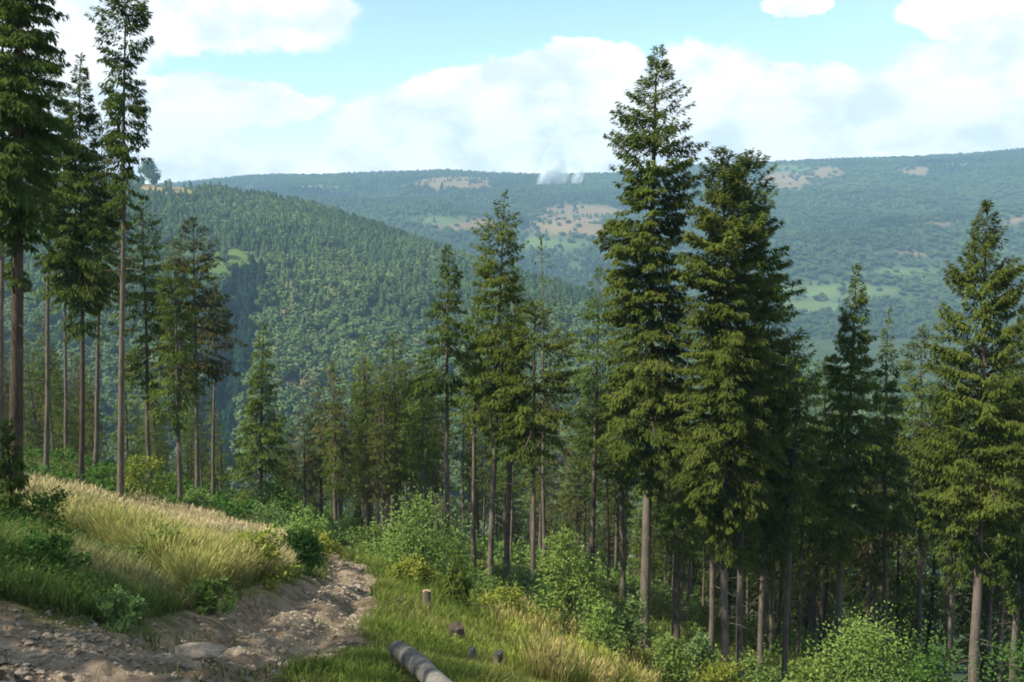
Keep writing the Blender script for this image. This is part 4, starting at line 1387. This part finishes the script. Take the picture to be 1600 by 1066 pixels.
def gravel():
    base = stone_mesh(600, .6)
    bv = np.array([v.co[:] for v in base.vertices])[:12]
    # small chips: octahedra
    oc = np.array([[1, 0, 0], [0, 1, 0], [-1, 0, 0], [0, -1, 0], [0, 0, .6], [0, 0, -.6]], float)
    fc = np.array([[0, 1, 4], [1, 2, 4], [2, 3, 4], [3, 0, 4], [1, 0, 5], [2, 1, 5], [3, 2, 5], [0, 3, 5]])
    pp = np.array(on_track(9000, 7.5, 46, 1.1))
    n = len(pp)
    z = ground_z(pp[:, 0], pp[:, 1])
    s = np.clip(rng.gamma(2.0, .010, n), .010, .06) * (1 + np.clip(pp[:, 1] - 12, 0, 40) * .02)
    a = rng.uniform(0, 6.28, n)
    jit = rng.uniform(.6, 1.3, (n, 6, 3))
    V = oc[None] * jit * s[:, None, None]
    ca, sa = np.cos(a)[:, None], np.sin(a)[:, None]
    V = np.stack([V[..., 0] * ca - V[..., 1] * sa, V[..., 0] * sa + V[..., 1] * ca, V[..., 2]], -1)
    V = V + np.stack([pp[:, 0], pp[:, 1], z + s * .15], -1)[:, None]
    F = fc[None] + (np.arange(n) * 6)[:, None, None]
    link('gravel', mesh_from('gravel', V.reshape(-1, 3), [(F.reshape(-1, 3), 0)], [STONE]), kind='stuff')


gravel()


def twigs():
    pp = np.array(on_track(150, 9, 34, 1.5))
    z = ground_z(pp[:, 0], pp[:, 1])
    Vs, Qs, k = [], [], 0
    for (x, y), zz in zip(pp, z):
        a, l = rng.uniform(0, 6.28), rng.uniform(.08, .36)
        d = np.array([math.cos(a), math.sin(a), rng.uniform(-.1, .25)]) * l
        p0 = np.array([x, y, zz + .015])
        r = .006 + .012 * l
        v, q, _ = tube([p0, p0 + d * .5 + rng.normal(0, .02, 3), p0 + d], [r, r * .8, r * .4], 4, False)
        Vs.append(v); Qs.append(q + k); k += len(v)
    link('twigs', mesh_from('twigs', np.vstack(Vs), [(np.vstack(Qs), 0)], [BARK]), kind='stuff')


twigs()

# ------------------------------------------------------------------ grass
def blades(name, n, y0, y1, u0, u1, keep, hfun, cfun, width=.011, lean=.35, seed_head=False):
    """n blades spread over the slope seen between two bearings; keep() says where they grow."""
    y = np.sqrt(rng.uniform(y0 ** 2, y1 ** 2, n)) if y1 / y0 < 2.2 else np.exp(rng.uniform(np.log(y0), np.log(y1), n))
    u = rng.uniform(u0, u1, n)
    x = (u - CU) / F_PX / .95 * y
    z = ground_z(x, y)
    pu, pv = project(x, y, z)
    rd, _ = road_dist(x, y)
    k = keep(pu, pv, x, y, rd)
    x, y, z, pu, pv = (a[k] for a in (x, y, z, pu, pv))
    n = len(x)
    h = hfun(pu, pv, x, y) * rng.uniform(.55, 1.25, n)
    a = rng.uniform(0, 6.28, n)
    lx = np.cos(a) * rng.uniform(.2, 1, n) * lean + .04
    ly = np.sin(a) * rng.uniform(.2, 1, n) * lean
    w = width * (1 + np.clip(y - 12, 0, 60) * .045) * rng.uniform(.7, 1.4, n)
    b = rng.uniform(0, 3.14, n)
    sx, sy = np.cos(b) * w, np.sin(b) * w
    P0 = np.stack([x, y, z - .03], -1)
    P1 = P0 + np.stack([lx * h * .35, ly * h * .35, h * .6], -1)
    P2 = P0 + np.stack([lx * h, ly * h, h * (1 - .25 * (lx ** 2 + ly ** 2))], -1)
    S = np.stack([sx, sy, np.zeros(n)], -1)
    mid = 1.35 if seed_head else .8
    V = np.stack([P0 - S * .8, P0 + S * .8, P1 + S * (.5 if seed_head else mid), P1 - S * (.5 if seed_head else mid), P2], 1)
    c0, c1 = cfun(pu, pv, x, y)
    C = np.stack([c0, c0, c0 * .4 + c1 * .6, c0 * .4 + c1 * .6, c1], 1)
    i = np.arange(n)[:, None] * 5
    Q = i + np.array([0, 1, 2, 3])
    Tr = i + np.array([3, 2, 4])
    if seed_head:
        # feathery panicle at the tip
        Dv = norm(P2 - P1)
        Vh, Fh = rhombi(P2 - Dv * .10, Dv, .16 + .12 * rng.uniform(size=n), w * 1.25, norm(S))
        V = np.vstack([V.reshape(-1, 3), Vh])
        C = np.vstack([C.reshape(-1, 3), np.repeat(c1, 4, 0)])
        groups = [(Q, 0), (Tr, 0), (Fh + n * 5, 0)]
    else:
        V, C = V.reshape(-1, 3), C.reshape(-1, 3)
        groups = [(Q, 0), (Tr, 0)]
    me = mesh_from(name, V, groups, [GRASS], {'blade': (C, 'FLOAT_COLOR')})
    link(name, me, kind='stuff')


def two(c0, c1, n, var=.18):
    k = rng.normal(1, var, (n, 1)).clip(.55, 1.6)
    return np.array(c0)[None] * k, np.array(c1)[None] * k


LOG_A, LOG_B = hit(622, 1042)[:2], hit(748, 1152)[:2]


def off_log(x, y):
    d = LOG_B - LOG_A
    t = np.clip(((x - LOG_A[0]) * d[0] + (y - LOG_A[1]) * d[1]) / (d @ d), 0, 1)
    return np.hypot(x - LOG_A[0] - t * d[0], y - LOG_A[1] - t * d[1]) > .22


def jit(x, y):
    return fbm(x * .7, y * .7, 12, 3)


def mottled(c0, c1, c2, x, y):
    # patches of two kinds of plant
    a0, a1 = two(c0, c1, len(x), .28)
    _, b1 = two(c0, c2, len(x), .28)
    f = sstep(fbm(x * .55, y * .55, 57, 4), -.04, .14)[:, None]
    return a0, a1 * (1 - f) + b1 * f


def straw_colour(u, v):
    # drier on the crest, greener lower down the bank
    c0, c1 = two((.13, .135, .045), (.52, .425, .235), len(u))
    g0, g1 = two((.10, .125, .03), (.32, .31, .095), len(u))
    line = np.interp(u, [0, 130, 250, 340, 450], [775, 800, 845, 880, 905])
    f = sstep(v + rng.normal(0, 12, len(u)), line - 25, line + 40)[:, None]
    return c0 * (1 - f) + g0 * f, c1 * (1 - f) + g1 * f


straw_keep = lambda u, v, x, y, rd: in_poly(u + jit(x, y) * 60, v + jit(x, y) * 40 - 6, STRAW_POLY) & (rd > .3)
blades('straw_grass', 155000, 15, 52, -20, 520, straw_keep,
       lambda u, v, x, y: np.interp(v, [760, 850, 910], [.62, .75, .65]) * (.6 + .7 * vnoise(x * .6, y * .6, 3)),
       lambda u, v, x, y: straw_colour(u, v), .0062, .6, True)
blades('bank_grass', 85000, 9.5, 48, -150, 530,
       lambda u, v, x, y, rd: (rd + jit(x, y) * 1.2 > .15) & (x < -2.5 - 0.08 * y) & ~(in_poly(u + jit(x, y) * 60, v + jit(x, y) * 40 - 6, STRAW_POLY) & (rng.uniform(size=len(u)) < .7)),
       lambda u, v, x, y: .12 + .34 * vnoise(x * .8, y * .8, 8),
       lambda u, v, x, y: mottled((.05, .075, .02), (.115, .165, .042), (.29, .275, .12), x, y), .006, .9)
blades('slope_grass', 125000, 7.4, 60, 440, 1300,
       lambda u, v, x, y, rd: (rd + jit(x, y) * 1.3 > .10) & (x > -2.5 - 0.12 * y) & off_log(x, y),
       lambda u, v, x, y: .05 + .17 * vnoise(x * .8, y * .8, 15) + .016 * np.clip(y - 12, 0, 26),
       lambda u, v, x, y: mottled((.065, .105, .018), (.20, .255, .050), (.27, .27, .075), x, y), .0052, .8)
blades('dry_slope_grass', 60000, 14, 48, 640, 1250,
       lambda u, v, x, y, rd: in_poly(u + jit(x, y) * 110, v + jit(x, y) * 70, RIGHT_STRAW) & (rd > 1),
       lambda u, v, x, y: .45 + .3 * vnoise(x * .5, y * .5, 17),
       lambda u, v, x, y: mottled((.12, .14, .03), (.36, .30, .11), (.28, .31, .06), x, y), .008, .4, True)
blades('track_weeds', 9000, 9.0, 42, -60, 620,
       lambda u, v, x, y, rd: (rd > -.9) & (rd < .25) & (vnoise(x * .9, y * .9, 19) > .52),
       lambda u, v, x, y: .06 + .14 * vnoise(x, y, 23),
       lambda u, v, x, y: two((.06, .09, .02), (.17, .20, .06), len(u), .25), .009, .7)

# ------------------------------------------------------------------ undergrowth
def undergrowth(name, n, y0, y1, u0, u1, keep, clump, leaf, mat, hgt):
    """Low leafy plants: clumps of small leaves on the ground."""
    y = np.sqrt(rng.uniform(y0 ** 2, y1 ** 2, n))
    x = (rng.uniform(u0, u1, n) - CU) / F_PX / .95 * y
    z = ground_z(x, y)
    u, v = project(x, y, z)
    rd, _ = road_dist(x, y)
    k = keep(u, v, x, y, rd)
    x, y, z = x[k], y[k], z[k]
    n = len(x)
    m = clump
    size = (.5 + 1.0 * vnoise(x * .7, y * .7, 77)) * hgt * (1 + np.clip(y - 40, 0, 80) * .008)
    i = np.repeat(np.arange(n), m)
    d = norm(rng.normal(size=(n * m, 3)) * np.array([1, 1, .8]))
    d[:, 2] = np.abs(d[:, 2])
    P = np.stack([x, y, z], -1)[i] + d * (size[i] * rng.uniform(.3, 1.1, n * m))[:, None]
    D = norm(d * .7 + rng.normal(0, .6, (n * m, 3)))
    S = norm(np.cross(D, norm(rng.normal(0, .5, (n * m, 3)) + np.array([0, 0, 1.0]))))
    L = leaf * rng.uniform(.6, 1.4, n * m) * (1 + np.clip(y[i] - 30, 0, 90) * .012)
    V, F = rhombi(P, D, L, L * .34, S)
    tint = np.repeat(np.clip(rng.normal(.45, .22, n * m) + .5 * (fbm(x * .3, y * .3, 79, 3))[i], 0, 1), 4)
    link(name, mesh_from(name, V, [(F, 0)], [mat], {'tint': (tint, 'FLOAT')}), kind='stuff')


undergrowth('undergrowth', 3500, 40, 125, 430, 1700, lambda u, v, x, y, rd: rd > .8, 24, .17, LEAF, .75)
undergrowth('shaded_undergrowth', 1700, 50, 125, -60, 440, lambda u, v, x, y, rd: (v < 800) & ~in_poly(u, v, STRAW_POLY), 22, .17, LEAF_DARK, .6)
undergrowth('bank_weeds', 3400, 11, 30, -60, 520, lambda u, v, x, y, rd: (rd > .3) & (x < -2.5 - .08 * y) & (vnoise(x * .6, y * .6, 66) > .5) & ~in_poly(u, v, STRAW_POLY), 26, .06, LEAF_DARK, .40)
undergrowth('pale_weeds', 700, 11, 34, -60, 500, lambda u, v, x, y, rd: (rd > .2) & (x < -2.5 - .08 * y) & (vnoise(x * .5, y * .5, 68) > .55), 30, .055, LEAF_PALE, .42)
undergrowth('slope_herbs', 900, 12, 45, 600, 1200, lambda u, v, x, y, rd: (rd > .8) & (x > -2) & (vnoise(x * .35, y * .35, 69) > .5), 24, .07, LEAF_YEL, .3)

# ------------------------------------------------------------------ smoke
def smoke():
    m, t, N, out = base_mat('white_smoke')
    d = N.new('ShaderNodeBsdfDiffuse')
    d.inputs[0].default_value = (.93, .95, .97, 1)
    tl = N.new('ShaderNodeBsdfTranslucent')
    tl.inputs[0].default_value = (.93, .95, .97, 1)
    mx = N.new('ShaderNodeMixShader')
    mx.inputs[0].default_value = .5
    t.links.new(d.outputs[0], mx.inputs[1])
    t.links.new(tl.outputs[0], mx.inputs[2])
    tp = N.new('ShaderNodeBsdfTransparent')
    m2 = N.new('ShaderNodeMixShader')
    m2.inputs[0].default_value = .10
    t.links.new(tp.outputs[0], m2.inputs[1])
    t.links.new(mx.outputs[0], m2.inputs[2])
    t.links.new(m2.outputs[0], out.inputs[0])
    import bmesh
    bm = bmesh.new()
    bmesh.ops.create_icosphere(bm, subdivisions=2, radius=1.0)
    bv = np.array([v.co[:] for v in bm.verts])
    bf = np.array([[v.index for v in f.verts] for f in bm.faces])
    bm.free()
    for (u, v, Y, w, hgt, drift, n, label) in (
            (832, 306, 3600, 9, 74, 50, 34, "white smoke plume rising slantwise from the far ridge, lowest of three"),
            (864, 297, 3640, 22, 66, 10, 34, "broadest of three white smoke plumes on the far ridge"),
            (889, 302, 3620, 8, 70, 40, 26, "thin pale smoke plume at the end of the three on the far ridge")):
        b = world_at(u, v, Y)
        V, F = [], []
        for k in range(n):
            f = (k + rng.uniform(0, 1)) / n
            r = (0.45 + 1.9 * f) * w * rng.uniform(.6, 1.2)
            c = np.array([drift * f + rng.normal(0, w * .5 * (.4 + f)), rng.normal(0, w * .4), hgt * f ** 1.15])
            F.append(bf + len(bv) * k)
            V.append(c + bv * r * np.array([.8, .8, 1.35]) * (1 + rng.normal(0, .07, (len(bv), 1))))
        o = link('smoke_plume', mesh_from('smoke_plume', np.vstack(V), [(np.vstack(F), 0)], [m], smooth=True), label=label, cat='smoke')
        o.location = b


smoke()

if __name__ == "__main__":
    print("TRIS", sum(sum(p.loop_total - 2 for p in me.polygons) for me in bpy.data.meshes))
